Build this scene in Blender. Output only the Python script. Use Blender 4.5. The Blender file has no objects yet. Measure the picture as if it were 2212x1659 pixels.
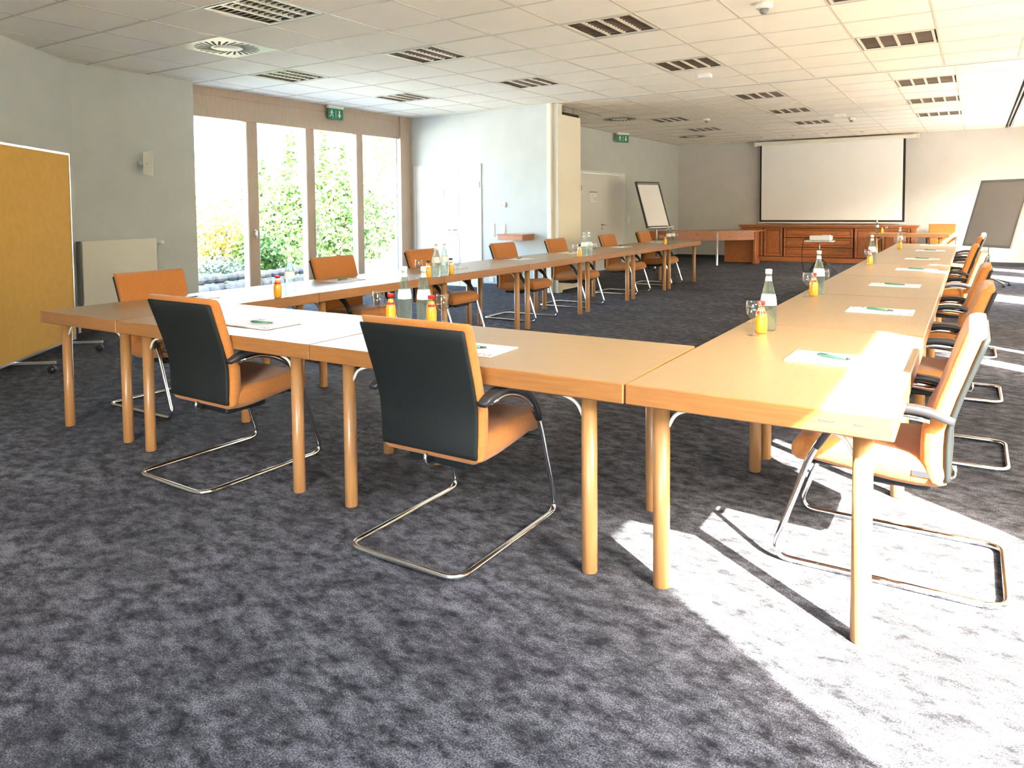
import bpy, math, random
from mathutils import Vector, Matrix
random.seed(7)
PI = math.pi
S = bpy.context.scene
COL = S.collection

# ------------------------------------------------------------------ helpers
class MB:
    """collects geometry; build() links it as ONE mesh object"""
    def __init__(s): s.v = []; s.f = []; s.m = []; s.sm = []
    def add(s, vs, fs, mi=0, smooth=False):
        o = len(s.v); s.v += [tuple(v) for v in vs]
        for f in fs: s.f.append(tuple(i + o for i in f)); s.m.append(mi); s.sm.append(smooth)
        return s
    def box(s, x0, x1, y0, y1, z0, z1, mi=0):
        vs = [(x, y, z) for z in (z0, z1) for y in (y0, y1) for x in (x0, x1)]
        return s.add(vs, [(0,2,3,1),(4,5,7,6),(0,1,5,4),(2,6,7,3),(0,4,6,2),(1,3,7,5)], mi)
    def cbox(s, x0, x1, y0, y1, z0, z1, c=.004, mi=0, top_mi=None):
        """box with chamfered edges"""
        vs = []
        for sz, z in ((-1, z0), (1, z1)):
            for a, zz in ((c, z), (0, z - sz * c)):
                X0, X1, Y0, Y1 = x0 + a, x1 - a, y0 + a, y1 - a
                k = c if a == 0 else c * .6
                vs += [(X0+k,Y0,zz),(X1-k,Y0,zz),(X1,Y0+k,zz),(X1,Y1-k,zz),(X1-k,Y1,zz),(X0+k,Y1,zz),(X0,Y1-k,zz),(X0,Y0+k,zz)]
        fs = [tuple(range(7, -1, -1))]
        fs2 = [tuple(range(16, 24))]
        side = []
        for a, b in ((0, 8), (8, 24), (24, 16)):
            for i in range(8):
                j = (i + 1) % 8
                side.append((a+i, a+j, b+j, b+i))
        s.add(vs, fs + side, mi); s.add(vs, fs2, mi if top_mi is None else top_mi)
        return s
    def obox(s, c, ux, uy, hx, hy, z0, z1, mi=0):
        """box with horizontal axes ux, uy (2-vectors)"""
        vs = []
        for z in (z0, z1):
            for b in (-1, 1):
                for a in (-1, 1):
                    vs.append((c[0]+a*hx*ux[0]+b*hy*uy[0], c[1]+a*hx*ux[1]+b*hy*uy[1], z))
        return s.add(vs, [(0,2,3,1),(4,5,7,6),(0,1,5,4),(2,6,7,3),(0,4,6,2),(1,3,7,5)], mi)
    def loft(s, loops, caps=True, mi=0, smooth=True):
        n = len(loops[0]); vs = [p for l in loops for p in l]; fs = []
        for k in range(len(loops) - 1):
            for i in range(n):
                j = (i + 1) % n
                fs.append((k*n+i, k*n+j, (k+1)*n+j, (k+1)*n+i))
        if caps:
            fs.append(tuple(range(n - 1, -1, -1))); fs.append(tuple((len(loops)-1)*n + i for i in range(n)))
        return s.add(vs, fs, mi, smooth)
    def lathe(s, prof, seg=20, c=(0, 0, 0), mi=0, smooth=True, caps=True):
        loops = [[(c[0]+r*math.cos(2*PI*i/seg), c[1]+r*math.sin(2*PI*i/seg), c[2]+z) for i in range(seg)] for r, z in prof]
        return s.loft(loops, caps, mi, smooth)
    def tube(s, pts, r, seg=10, mi=0, sec=None):
        pts = [Vector(p) for p in pts]; n = len(pts); loops = []; up = None
        for i in range(n):
            t = (pts[min(i+1, n-1)] - pts[max(i-1, 0)]).normalized()
            if up is None:
                a = Vector((1, 0, 0)) if abs(t.x) < .9 else Vector((0, 0, 1))
                up = (a - t * a.dot(t)).normalized()
            else:
                up = (up - t * up.dot(t)).normalized()
            w = t.cross(up)
            if sec: loops.append([pts[i] + up*a + w*b for a, b in sec])
            else: loops.append([pts[i] + (up*math.cos(2*PI*k/seg) + w*math.sin(2*PI*k/seg))*r for k in range(seg)])
        return s.loft(loops, True, mi, True)
    def build(s, name, mats, parent=None, loc=None, rz=0):
        me = bpy.data.meshes.new(name); me.from_pydata(s.v, [], s.f)
        if not isinstance(mats, (list, tuple)): mats = [mats]
        for m in mats: me.materials.append(m)
        me.polygons.foreach_set('material_index', s.m); me.polygons.foreach_set('use_smooth', s.sm)
        me.validate(); me.update()
        o = bpy.data.objects.new(name, me); COL.objects.link(o)
        if parent: o.parent = parent
        if loc: o.location = loc
        if rz: o.rotation_euler.z = rz
        return o

def fillet(pts, r, n=6):
    """polyline with rounded corners"""
    pts = [Vector(p) for p in pts]; out = [pts[0]]
    for i in range(1, len(pts) - 1):
        a, b, c = pts[i-1], pts[i], pts[i+1]
        u, v = (a-b), (c-b); rr = min(r, u.length*.49, v.length*.49)
        p, q = b + u.normalized()*rr, b + v.normalized()*rr
        for k in range(n + 1):
            t = k / n; out.append(p*(1-t)**2 + b*2*t*(1-t) + q*t*t)
    out.append(pts[-1]); return out

def rrect(hx, hy, r, n=4):
    out = []
    for cx, cy, a0 in ((hx-r, hy-r, 0), (-hx+r, hy-r, PI/2), (-hx+r, -hy+r, PI), (hx-r, -hy+r, 1.5*PI)):
        for k in range(n + 1):
            a = a0 + PI/2*k/n; out.append((cx + r*math.cos(a), cy + r*math.sin(a)))
    return out

def empty(name, loc=(0, 0, 0), rz=0):
    o = bpy.data.objects.new(name, None); COL.objects.link(o)
    o.location = loc; o.rotation_euler.z = rz; o.empty_display_size = .1
    return o
def tag(o, label, cat, group=None):
    o['label'] = label; o['category'] = cat
    if group: o['group'] = group
    return o
def struct(o): o['kind'] = 'structure'; return o
KIDS = {}
def kids(o): return [c for c in bpy.data.objects if c.parent is o]
def copy_tree(o, parent=None, table=None):
    if table is None:
        table = {}
        for c in bpy.data.objects:
            if c.parent: table.setdefault(c.parent.name, []).append(c)
    c = o.copy(); COL.objects.link(c)
    if parent: c.parent = parent
    for ch in table.get(o.name, []): copy_tree(ch, c, table)
    return c
class Proto:
    """first placing uses the built thing itself, later ones copies"""
    def __init__(s, o): s.o = o; s.used = False
    def place(s, loc, rz, label, cat, group=None):
        if not s.used: s.used = True; r = s.o
        else:
            r = copy_tree(s.o)
        r.location = loc; r.rotation_euler = (0, 0, rz); tag(r, label, cat, group)
        return r

# ------------------------------------------------------------------ materials
def nt(name):
    m = bpy.data.materials.new(name); m.use_nodes = True; t = m.node_tree
    b = t.nodes['Principled BSDF']; return m, t, b
def lnk(t, a, b): t.links.new(a, b)
def simple(name, col, rough=.5, metal=0, spec=.5, bump=0, bscale=200, var=0, vscale=8, coat=0, trans=0):
    m, t, b = nt(name)
    b.inputs['Base Color'].default_value = (*col, 1); b.inputs['Roughness'].default_value = rough
    b.inputs['Metallic'].default_value = metal; b.inputs['Specular IOR Level'].default_value = spec
    b.inputs['Coat Weight'].default_value = coat
    tc = t.nodes.new('ShaderNodeTexCoord')
    if var:
        n = t.nodes.new('ShaderNodeTexNoise'); n.inputs['Scale'].default_value = vscale; n.inputs['Detail'].default_value = 4
        lnk(t, tc.outputs['Object'], n.inputs['Vector'])
        r = t.nodes.new('ShaderNodeValToRGB'); r.color_ramp.elements[0].position = .3; r.color_ramp.elements[1].position = .7
        r.color_ramp.elements[0].color = (*[c*(1-var) for c in col], 1); r.color_ramp.elements[1].color = (*[min(1, c*(1+var)) for c in col], 1)
        lnk(t, n.outputs['Fac'], r.inputs['Fac']); lnk(t, r.outputs['Color'], b.inputs['Base Color'])
    if bump:
        n2 = t.nodes.new('ShaderNodeTexNoise'); n2.inputs['Scale'].default_value = bscale; n2.inputs['Detail'].default_value = 3
        lnk(t, tc.outputs['Object'], n2.inputs['Vector'])
        bp = t.nodes.new('ShaderNodeBump'); bp.inputs['Strength'].default_value = bump; bp.inputs['Distance'].default_value = .01
        lnk(t, n2.outputs['Fac'], bp.inputs['Height']); lnk(t, bp.outputs['Normal'], b.inputs['Normal'])
    return m
def wood(name, c0, c1, sc=(1, 14, 14), scale=5, rough=.32, coat=.2, knots=0):
    m, t, b = nt(name)
    tc = t.nodes.new('ShaderNodeTexCoord'); mp = t.nodes.new('ShaderNodeMapping'); mp.inputs['Scale'].default_value = sc
    lnk(t, tc.outputs['Object'], mp.inputs['Vector'])
    n = t.nodes.new('ShaderNodeTexNoise'); n.inputs['Scale'].default_value = scale; n.inputs['Detail'].default_value = 6; n.inputs['Distortion'].default_value = .6
    lnk(t, mp.outputs['Vector'], n.inputs['Vector'])
    r = t.nodes.new('ShaderNodeValToRGB'); r.color_ramp.elements[0].position = .32; r.color_ramp.elements[1].position = .68
    r.color_ramp.elements[0].color = (*c0, 1); r.color_ramp.elements[1].color = (*c1, 1)
    lnk(t, n.outputs['Fac'], r.inputs['Fac']); src = r.outputs['Color']
    if knots:
        v = t.nodes.new('ShaderNodeTexVoronoi'); v.inputs['Scale'].default_value = 3.2; lnk(t, tc.outputs['Object'], v.inputs['Vector'])
        r2 = t.nodes.new('ShaderNodeValToRGB'); r2.color_ramp.elements[0].position = .04; r2.color_ramp.elements[1].position = .1
        r2.color_ramp.elements[0].color = (.35, .2, .15, 1); r2.color_ramp.elements[1].color = (1, 1, 1, 1)
        mx = t.nodes.new('ShaderNodeMix'); mx.data_type = 'RGBA'; mx.blend_type = 'MULTIPLY'; mx.inputs[0].default_value = knots
        lnk(t, v.outputs['Distance'], r2.inputs['Fac']); lnk(t, src, mx.inputs[6]); lnk(t, r2.outputs['Color'], mx.inputs[7]); src = mx.outputs[2]
    lnk(t, src, b.inputs['Base Color'])
    b.inputs['Roughness'].default_value = rough; b.inputs['Coat Weight'].default_value = coat; b.inputs['Coat Roughness'].default_value = .28
    bp = t.nodes.new('ShaderNodeBump'); bp.inputs['Strength'].default_value = .08; bp.inputs['Distance'].default_value = .002
    lnk(t, n.outputs['Fac'], bp.inputs['Height']); lnk(t, bp.outputs['Normal'], b.inputs['Normal'])
    return m
def carpet():
    m, t, b = nt('carpet_pile')
    tc = t.nodes.new('ShaderNodeTexCoord')
    mp = t.nodes.new('ShaderNodeMapping'); mp.inputs['Scale'].default_value = (1, 1.5, 1); mp.inputs['Rotation'].default_value = (0, 0, .5)
    lnk(t, tc.outputs['Object'], mp.inputs['Vector'])
    def noise(sc, det, vec, rough=.6):
        n = t.nodes.new('ShaderNodeTexNoise'); n.inputs['Scale'].default_value = sc; n.inputs['Detail'].default_value = det
        n.inputs['Roughness'].default_value = rough; lnk(t, vec, n.inputs['Vector']); return n
    def mul(a, bb, op='MULTIPLY'):
        x = t.nodes.new('ShaderNodeMath'); x.operation = op
        for k, q in enumerate((a, bb)):
            if isinstance(q, (int, float)): x.inputs[k].default_value = q
            else: lnk(t, q, x.inputs[k])
        return x.outputs[0]
    def ramp(src, a, bq, lo=0, hi=1):
        r = t.nodes.new('ShaderNodeMapRange'); r.inputs[1].default_value = a; r.inputs[2].default_value = bq
        r.inputs[3].default_value = lo; r.inputs[4].default_value = hi; lnk(t, src, r.inputs[0]); return r.outputs[0]
    big = ramp(noise(1.3, 3, mp.outputs['Vector']).outputs['Fac'], .3, .7, .7, 1.25)
    blot = ramp(noise(10, 8, mp.outputs['Vector'], .74).outputs['Fac'], .37, .63, .12, 1)
    fib = ramp(noise(190, 4, tc.outputs['Object'], .85).outputs['Fac'], .38, .66, .12, 1.7)
    f = mul(mul(mul(big, blot), fib), 1.7, 'POWER')
    r = t.nodes.new('ShaderNodeValToRGB'); e = r.color_ramp.elements
    e[0].position = 0; e[0].color = (.004, .005, .009, 1); e[1].position = 1; e[1].color = CARPET_HI
    lnk(t, f, r.inputs['Fac']); lnk(t, r.outputs['Color'], b.inputs['Base Color'])
    b.inputs['Roughness'].default_value = .95; b.inputs['Specular IOR Level'].default_value = .15
    b.inputs['Sheen Weight'].default_value = .04; b.inputs['Sheen Roughness'].default_value = .5; b.inputs['Sheen Tint'].default_value = (.95, .86, .80, 1)
    bp = t.nodes.new('ShaderNodeBump'); bp.inputs['Strength'].default_value = .5; bp.inputs['Distance'].default_value = .006
    lnk(t, f, bp.inputs['Height']); lnk(t, bp.outputs['Normal'], b.inputs['Normal'])
    return m
CARPET_HI = (.185, .192, .228, 1)
def fabric(name, col, col2):
    m, t, b = nt(name)
    tc = t.nodes.new('ShaderNodeTexCoord')
    v = t.nodes.new('ShaderNodeTexVoronoi'); v.feature = 'DISTANCE_TO_EDGE'; v.inputs['Scale'].default_value = 34; v.inputs['Randomness'].default_value = .6
    lnk(t, tc.outputs['Object'], v.inputs['Vector'])
    mr = t.nodes.new('ShaderNodeMapRange'); mr.inputs[1].default_value = 0; mr.inputs[2].default_value = .09; lnk(t, v.outputs['Distance'], mr.inputs[0])
    n = t.nodes.new('ShaderNodeTexNoise'); n.inputs['Scale'].default_value = 420; lnk(t, tc.outputs['Object'], n.inputs['Vector'])
    n3 = t.nodes.new('ShaderNodeTexNoise'); n3.inputs['Scale'].default_value = 60; lnk(t, tc.outputs['Object'], n3.inputs['Vector'])
    mx = t.nodes.new('ShaderNodeMix'); mx.data_type = 'RGBA'; mx.inputs[6].default_value = (*col2, 1); mx.inputs[7].default_value = (*col, 1)
    ad = t.nodes.new('ShaderNodeMath'); ad.operation = 'MULTIPLY_ADD'; ad.inputs[1].default_value = .3; lnk(t, mr.outputs[0], ad.inputs[0]); lnk(t, n3.outputs['Fac'], ad.inputs[2])
    ad.use_clamp = True
    lnk(t, ad.outputs[0], mx.inputs[0]); lnk(t, mx.outputs[2], b.inputs['Base Color'])
    b.inputs['Roughness'].default_value = .85; b.inputs['Sheen Weight'].default_value = .2; b.inputs['Specular IOR Level'].default_value = .25
    h = t.nodes.new('ShaderNodeMath'); h.operation = 'MULTIPLY_ADD'; h.inputs[1].default_value = .25; lnk(t, n.outputs['Fac'], h.inputs[0]); lnk(t, mr.outputs[0], h.inputs[2])
    bp = t.nodes.new('ShaderNodeBump'); bp.inputs['Strength'].default_value = .22; bp.inputs['Distance'].default_value = .002
    lnk(t, h.outputs[0], bp.inputs['Height']); lnk(t, bp.outputs['Normal'], b.inputs['Normal'])
    return m
def thin_glass(name, tint=(1, 1, 1), refl=.04, k=1.0):
    m, t, b = nt(name); t.nodes.remove(b); out = t.nodes['Material Output']
    tr = t.nodes.new('ShaderNodeBsdfTransparent'); tr.inputs[0].default_value = (*tint, 1)
    gl = t.nodes.new('ShaderNodeBsdfGlossy'); gl.inputs['Roughness'].default_value = .02
    fr = t.nodes.new('ShaderNodeFresnel'); fr.inputs['IOR'].default_value = 1.45
    mu = t.nodes.new('ShaderNodeMath'); mu.operation = 'MULTIPLY'; mu.inputs[1].default_value = k
    lnk(t, fr.outputs[0], mu.inputs[0])
    ge = t.nodes.new('ShaderNodeNewGeometry'); iv = t.nodes.new('ShaderNodeMath'); iv.operation = 'SUBTRACT'; iv.inputs[0].default_value = 1
    lnk(t, ge.outputs['Backfacing'], iv.inputs[1]); m2 = t.nodes.new('ShaderNodeMath'); m2.operation = 'MULTIPLY'; lnk(t, mu.outputs[0], m2.inputs[0]); lnk(t, iv.outputs[0], m2.inputs[1]); mu = m2
    mx = t.nodes.new('ShaderNodeMixShader'); lnk(t, mu.outputs[0], mx.inputs[0]); lnk(t, tr.outputs[0], mx.inputs[1]); lnk(t, gl.outputs[0], mx.inputs[2])
    lnk(t, mx.outputs[0], out.inputs['Surface']); return m
def bottle_glass(name, col, ior=1.4, mixt=.35):
    m, t, b = nt(name); t.nodes.remove(b); out = t.nodes['Material Output']
    g = t.nodes.new('ShaderNodeBsdfGlass'); g.inputs['Color'].default_value = (*col, 1); g.inputs['IOR'].default_value = ior; g.inputs['Roughness'].default_value = 0
    tr = t.nodes.new('ShaderNodeBsdfTransparent'); tr.inputs[0].default_value = (*col, 1)
    mx = t.nodes.new('ShaderNodeMixShader'); mx.inputs[0].default_value = mixt
    lnk(t, g.outputs[0], mx.inputs[1]); lnk(t, tr.outputs[0], mx.inputs[2]); 
    df = t.nodes.new('ShaderNodeBsdfTranslucent'); df.inputs[0].default_value = (.8, .92, .86, 1); m2 = t.nodes.new('ShaderNodeMixShader'); m2.inputs[0].default_value = .16  # pale translucent share stands in for window light refracted in the bottle
    lnk(t, mx.outputs[0], m2.inputs[1]); lnk(t, df.outputs[0], m2.inputs[2]); lnk(t, m2.outputs[0], out.inputs['Surface']); return m
def translucent(name, col, k=.5):
    m, t, b = nt(name); t.nodes.remove(b); out = t.nodes['Material Output']
    d = t.nodes.new('ShaderNodeBsdfDiffuse'); d.inputs[0].default_value = (*col, 1)
    tl = t.nodes.new('ShaderNodeBsdfTranslucent'); tl.inputs[0].default_value = (*col, 1)
    mx = t.nodes.new('ShaderNodeMixShader'); mx.inputs[0].default_value = k
    lnk(t, d.outputs[0], mx.inputs[1]); lnk(t, tl.outputs[0], mx.inputs[2]); lnk(t, mx.outputs[0], out.inputs['Surface']); return m
def leafmat(name, c0, c1):
    m, t, b = nt(name)
    tc = t.nodes.new('ShaderNodeTexCoord'); n = t.nodes.new('ShaderNodeTexNoise'); n.inputs['Scale'].default_value = 3.5; n.inputs['Detail'].default_value = 5
    lnk(t, tc.outputs['Object'], n.inputs['Vector'])
    r = t.nodes.new('ShaderNodeValToRGB'); r.color_ramp.elements[0].position = .35; r.color_ramp.elements[1].position = .65
    r.color_ramp.elements[0].color = (*c0, 1); r.color_ramp.elements[1].color = (*c1, 1); lnk(t, n.outputs['Fac'], r.inputs['Fac'])
    lnk(t, r.outputs['Color'], b.inputs['Base Color']); b.inputs['Roughness'].default_value = .6
    return m

M = dict(
    carpet=carpet(),
    wall=simple('wall_paint', (.57, .60, .58), .85, bump=.25, bscale=90, var=.03, vscale=3),
    wall_warm=simple('wall_paint_back', (.64, .625, .60), .85, bump=.25, bscale=90, var=.03, vscale=3),
    tile=simple('ceiling_tile', (.93, .885, .79), .9, bump=.15, bscale=300, var=.02, vscale=2),
    tbar=simple('ceiling_bar', (.66, .62, .52), .5),
    white=simple('white_paint', (.86, .87, .85), .45, var=.015, vscale=2),
    cream=simple('cream_lacquer', (.80, .78, .68), .4),
    doorw=simple('door_white', (.74, .75, .73), .38, var=.01, vscale=2),
    winwood=wood('window_wood', (.44, .34, .255), (.52, .41, .32), sc=(14, 14, 1), rough=.45),
    beech=wood('beech_top', (.33, .215, .10), (.375, .25, .125), sc=(1.2, 16, 16), scale=4, rough=.36, coat=.3),
    edge=wood('beech_edge', (.28, .115, .030), (.34, .152, .045), sc=(1.5, 1.5, 20), scale=4, rough=.35),
    cherryd=simple('pine_shadow_gap', (.10, .03, .012), .6),  # darkened cabinet body, shade between doors and drawers put into its colour
    legw=wood('beech_leg', (.34, .165, .058), (.41, .21, .08), sc=(12, 12, 1), scale=4, rough=.35),
    cherry=wood('pine_stained', (.34, .10, .028), (.50, .17, .05), sc=(1.5, 12, 12), scale=4, rough=.3, coat=.4, knots=.6),
    cherryv=wood('pine_stained_upright', (.34, .10, .028), (.50, .17, .05), sc=(12, 12, 1.5), scale=4, rough=.3, coat=.4, knots=.6),
    fabric=fabric('amber_fabric', (.46, .178, .042), (.39, .135, .028)),
    shell=simple('black_plastic', (.012, .015, .015), .5, spec=.3, bump=.1, bscale=500),
    rubber=simple('black_rubber', (.022, .022, .025), .38),
    chrome=simple('chrome', (.78, .79, .80), .07, 1),
    steel=simple('brushed_steel', (.45, .45, .44), .3, 1),
    alu=simple('aluminium', (.72, .73, .73), .3, 1),
    louvre=simple('louvre_metal_floor_tint', (.40, .31, .24), .3, .8),  # brown of the reflected floor is put into the blade colour
    lamph=simple('lamp_housing', (.16, .13, .10), .4, .6),
    dark=simple('dark_cavity', (.03, .028, .025), .8),
    grey=simple('grey_plastic', (.25, .25, .25), .5),
    baseb=simple('baseboard_dark', (.035, .037, .045), .6),
    pin=simple('yellow_felt', (.72, .40, .07), .9, bump=.2, bscale=400, var=.05, vscale=14),
    screen=simple('screen_cloth', (.93, .93, .92), .8, var=.015, vscale=1.5),
    black=simple('black_border', (.01, .01, .01), .6),
    paper=simple('paper', (.86, .86, .88), .6),
    flip=simple('flip_paper', (.9, .9, .92), .6),
    boardg=simple('board_grey', (.34, .31, .285), .6, var=.02),
    frameg=simple('board_frame', (.26, .25, .24), .4, .3),
    red=simple('red_plastic', (.62, .02, .02), .35),
    redp=simple('red_print', (.5, .04, .12), .6),
    darkcap=simple('dark_cap', (.03, .03, .035), .4),
    pen=simple('green_plastic', (.10, .30, .18), .3),
    penw=simple('pen_tip', (.12, .14, .14), .3),
    juice=simple('orange_juice', (.95, .42, .02), .2, spec=.6, coat=.6),
    label=simple('label_white', (.84, .86, .84), .6),
    green=simple('sign_green', (.012, .22, .10), .4),
    winglass=thin_glass('window_glass', (.97, .985, .98)),
    bottle=bottle_glass('water_bottle_glass', (.88, .97, .92), 1.2, .62),
    goblet=thin_glass('goblet_glass', (.93, .95, .95), k=2.6),
    blind=translucent('blind_cloth', (.84, .77, .66), .36),
    tubeg=simple('lamp_tube', (.75, .75, .72), .3),
    leafg=leafmat('leaf_green', (.04, .11, .025), (.15, .28, .06)),
    leafd=leafmat('leaf_hedge', (.03, .07, .02), (.07, .13, .04)),
    leafy=leafmat('leaf_yellow', (.30, .30, .06), (.48, .38, .12)),
    leafs=leafmat('leaf_silver', (.18, .25, .19), (.32, .37, .30)),
    bark=simple('bark', (.16, .11, .07), .9),
    stone=simple('grey_stone', (.15, .145, .14), .9, bump=.6, bscale=12, var=.25, vscale=5),
    gravel=simple('pale_gravel', (.80, .78, .74), .95, bump=.5, bscale=60, var=.15, vscale=20),
    grass=simple('lawn', (.20, .28, .08), .95, bump=.5, bscale=60, var=.25, vscale=6),
    house=simple('house_render', (.85, .85, .83), .8),
    sky=simple('house_pane', (.12, .35, .50), .1),
)

# ------------------------------------------------------------------ camera
f, cx, cy = 1599.55, 1067.7, 532.8
yaw, pitch, roll = 0.5758838869, -0.0506642059, -0.0090436377
cam = bpy.data.cameras.new('camera'); co = bpy.data.objects.new('camera', cam); COL.objects.link(co); S.camera = co
cam.sensor_fit = 'HORIZONTAL'; cam.sensor_width = 36; cam.lens = 36 * f / 2212
cam.shift_x = (1106 - cx) / 2212; cam.shift_y = -(829.5 - cy) / 2212
cam.clip_start = .05; cam.clip_end = 300
fw = Vector((-math.sin(yaw)*math.cos(pitch), math.cos(yaw)*math.cos(pitch), math.sin(pitch)))
r0 = Vector((math.cos(yaw), math.sin(yaw), 0)); u0 = r0.cross(fw)
rr = r0*math.cos(roll) + u0*math.sin(roll); uu = -r0*math.sin(roll) + u0*math.cos(roll)
mw = Matrix(((rr.x, uu.x, -fw.x, 4.936), (rr.y, uu.y, -fw.y, -2.3274), (rr.z, uu.z, -fw.z, 1.36278), (0, 0, 0, 1)))
co.matrix_world = mw

H = 3.042; T = .748; XR = 6.5

# ------------------------------------------------------------------ the room shell
b = MB(); b.box(-4.2, 6.9, -5.5, 17.9, -.25, 0); struct(b.build('floor', M['carpet']))

def wall_with_openings(name, x0, x1, y0, y1, z1, ops, mat, axis='y'):
    """wall running along y (thickness x0..x1) or along x; ops = (a0,a1,zlo,zhi)"""
    b = MB(); cur = y0 if axis == 'y' else x0
    end = y1 if axis == 'y' else x1
    def bx(a0, a1, z0, zz):
        if a1 - a0 < 1e-4 or zz - z0 < 1e-4: return
        if axis == 'y': b.box(x0, x1, a0, a1, z0, zz)
        else: b.box(a0, a1, y0, y1, z0, zz)
    for a0, a1, zl, zh in sorted(ops):
        bx(cur, a0, 0, z1); bx(a0, a1, 0, zl); bx(a0, a1, zh, z1); cur = a1
    bx(cur, end, 0, z1)
    return struct(b.build(name, mat))
HW = 3.22
wall_with_openings('wall_left', -3.87, -3.57, 2.08, 3.66, HW, [], M['wall'])
wall_with_openings('wall_garden', -4.05, -3.87, 2.08, 8.5, HW, [(3.66, 8.28, 0, 3.0)], M['wall'])
# slanted wall piece to the left of it
p0, p1 = Vector((-3.57, 2.11)), Vector((-.75, -1.66)); d = (p1-p0).normalized(); nrm = Vector((d.y, -d.x))
c = (p0+p1)/2 + nrm*.1 * (1 if nrm.x < 0 else -1); L = (p1-p0).length/2
b = MB(); b.obox(c, d, nrm, L + .05, .1, 0, HW); struct(b.build('wall_slanted', M['wall']))
wall_with_openings('wall_side', -.95, -.75, -5.2, -1.55, HW, [], M['wall'])
wall_with_openings('wall_step', -3.87, -.845, 8.3, 8.48, HW, [(-3.70, -2.215, 0, 2.155)], M['wall'], 'x')
wall_with_openings('wall_door', -2.1, -1.9, 8.48, 17.7, HW, [(11.45, 13.76, 0, 2.155)], M['wall'])
wall_with_openings('wall_back', -2.1, 6.7, 17.5, 17.7, HW, [], M['wall_warm'], 'x')
wall_with_openings('wall_right', XR, XR + .25, -5.2, 17.5, HW, [(-1.8525, .275, 0, 2.675), (.95, 17.1, 0, 2.675)], M['wall_warm'])
wall_with_openings('wall_rear', -.95, 6.7, -5.4, -5.2, HW, [(3.6, 5.8, .9, 2.5)], M['wall'], 'x')
b = MB(); b.box(-4.95, 6.9, -5.6, 17.9, HW, HW + .2); struct(b.build('roof', M['white']))  # overhang past the garden window added to cut high sky light

# baseboards
def bb(name, x0, x1, y0, y1): b = MB(); b.box(x0, x1, y0, y1, 0, .085); return struct(b.build(name, M['baseb']))
bb('baseboard_left', -3.57, -3.555, 2.13, 3.66)
bb('baseboard_step', -2.19, -.86, 8.285, 8.3)
b = MB(); b.box(-1.9, -1.885, 8.49, 11.42, 0, .085); b.box(-1.9, -1.885, 13.79, 17.5, 0, .085); struct(b.build('baseboard_door', M['baseb']))
bb('baseboard_back', -1.88, XR, 17.485, 17.5)
b = MB(); q = nrm if nrm.x > 0 else -nrm
b.obox((p0+p1)/2 + q*.007, d, nrm, L - .05, .006, 0, .085); struct(b.build('baseboard_slanted', M['baseb']))

# ceiling: square tiles in a metal grid, light and vent cells left open
def ceiling(name, xl, yl, holes, mask=None):
    b = MB()
    for i in range(len(xl) - 1):
        for j in range(len(yl) - 1):
            if (i, j) in holes: continue
            x0, x1, y0, y1 = xl[i], xl[i+1], yl[j], yl[j+1]
            b.box(x0 + .004, x1 - .004, y0 + .004, y1 - .004, H, H + .02)
    for x in xl: b.box(x - .010, x + .010, yl[0], yl[-1], H - .0035, H + .03, 1)
    for y in yl: b.box(xl[0], xl[-1], y - .010, y + .010, H - .0045, H + .029, 1)
    return struct(b.build(name, [M['tile'], M['tbar']]))
PX = .7225; X0 = -2.63; PY = .7333; Y0 = 3.75
xf = [X0 + PX*k for k in range(-2, 12)]; yf = [Y0 + PY*k for k in range(-12, 7)]
hf = set(); lights = []; vents = []
for k, xk in enumerate((0, 3, 6, 9)):
    for yk in (-3, 0, 3):
        if yk == -3 and xk != 3: continue
        hf.add((xk + 2, yk + 12)); lights.append((X0 + PX*xk, Y0 + PY*yk, PX, PY))
hf.add((3, 10)); vents.append((X0 + PX*1, Y0 + PY*(-2), PX, PY))
ceiling('ceiling', xf, yf, hf)
QX = .725; U0 = -2.55; QY = .7167; V0 = 8.29
xb = [U0 + QX*k for k in range(0, 12)]; yb = [V0 + QY*k for k in range(0, 13)] + [17.5]
hb = set()
for xk in (3, 6, 9):
    for yk in (1, 4, 7):
        if xk == 3 and yk == 1: continue
        hb.add((xk, yk)); lights.append((U0 + QX*xk, V0 + QY*yk, QX, QY))
for xk, yk in ((2, 3), (2, 9)):
    hb.add((xk, yk)); vents.append((U0 + QX*xk, V0 + QY*yk, QX, QY))
ceiling('ceiling_back', xb, yb, hb)
# smooth margins of the ceiling
b = MB(); b.box(xf[-1] + .14, XR, yf[0], 8.15, H, H + .02)
b.box(xb[-1] + .14, XR, 8.29, 17.5, H, H + .02); b.box(-4.0, XR, yf[0] - .5, yf[0] - .01, H, H + .02)
b.box(xf[-1], xf[-1] + .14, 7.25, 8.15, H, H + .02); b.box(xb[-1], xb[-1] + .14, 8.29, 8.95, H, H + .02)
for y in (9.9, 10.9, 12.6, 14.4): b.box(xb[-1] + .16, XR, y - .012, y + .012, H - .004, H + .02, 1)
struct(b.build('trim_1', [M['tile'], M['grey']]))
b = MB(); b.box(-.7, XR, 8.15, 8.29, H - .006, H + .02); b.box(-.7, XR, 8.205, 8.212, H - .008, H + .02, 1); b.box(-.7, XR, 8.228, 8.235, H - .008, H + .02, 1)
b.box(-4.0, -.845, 8.15, 8.3, H - .002, H + .02)
struct(b.build('trim_2', [M['tile'], M['grey']]))
b = MB(); b.box(-.80, -.78, 8.5, 10.1, H - .006, H + .01); struct(b.build('trim_3', M['grey']))
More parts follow.
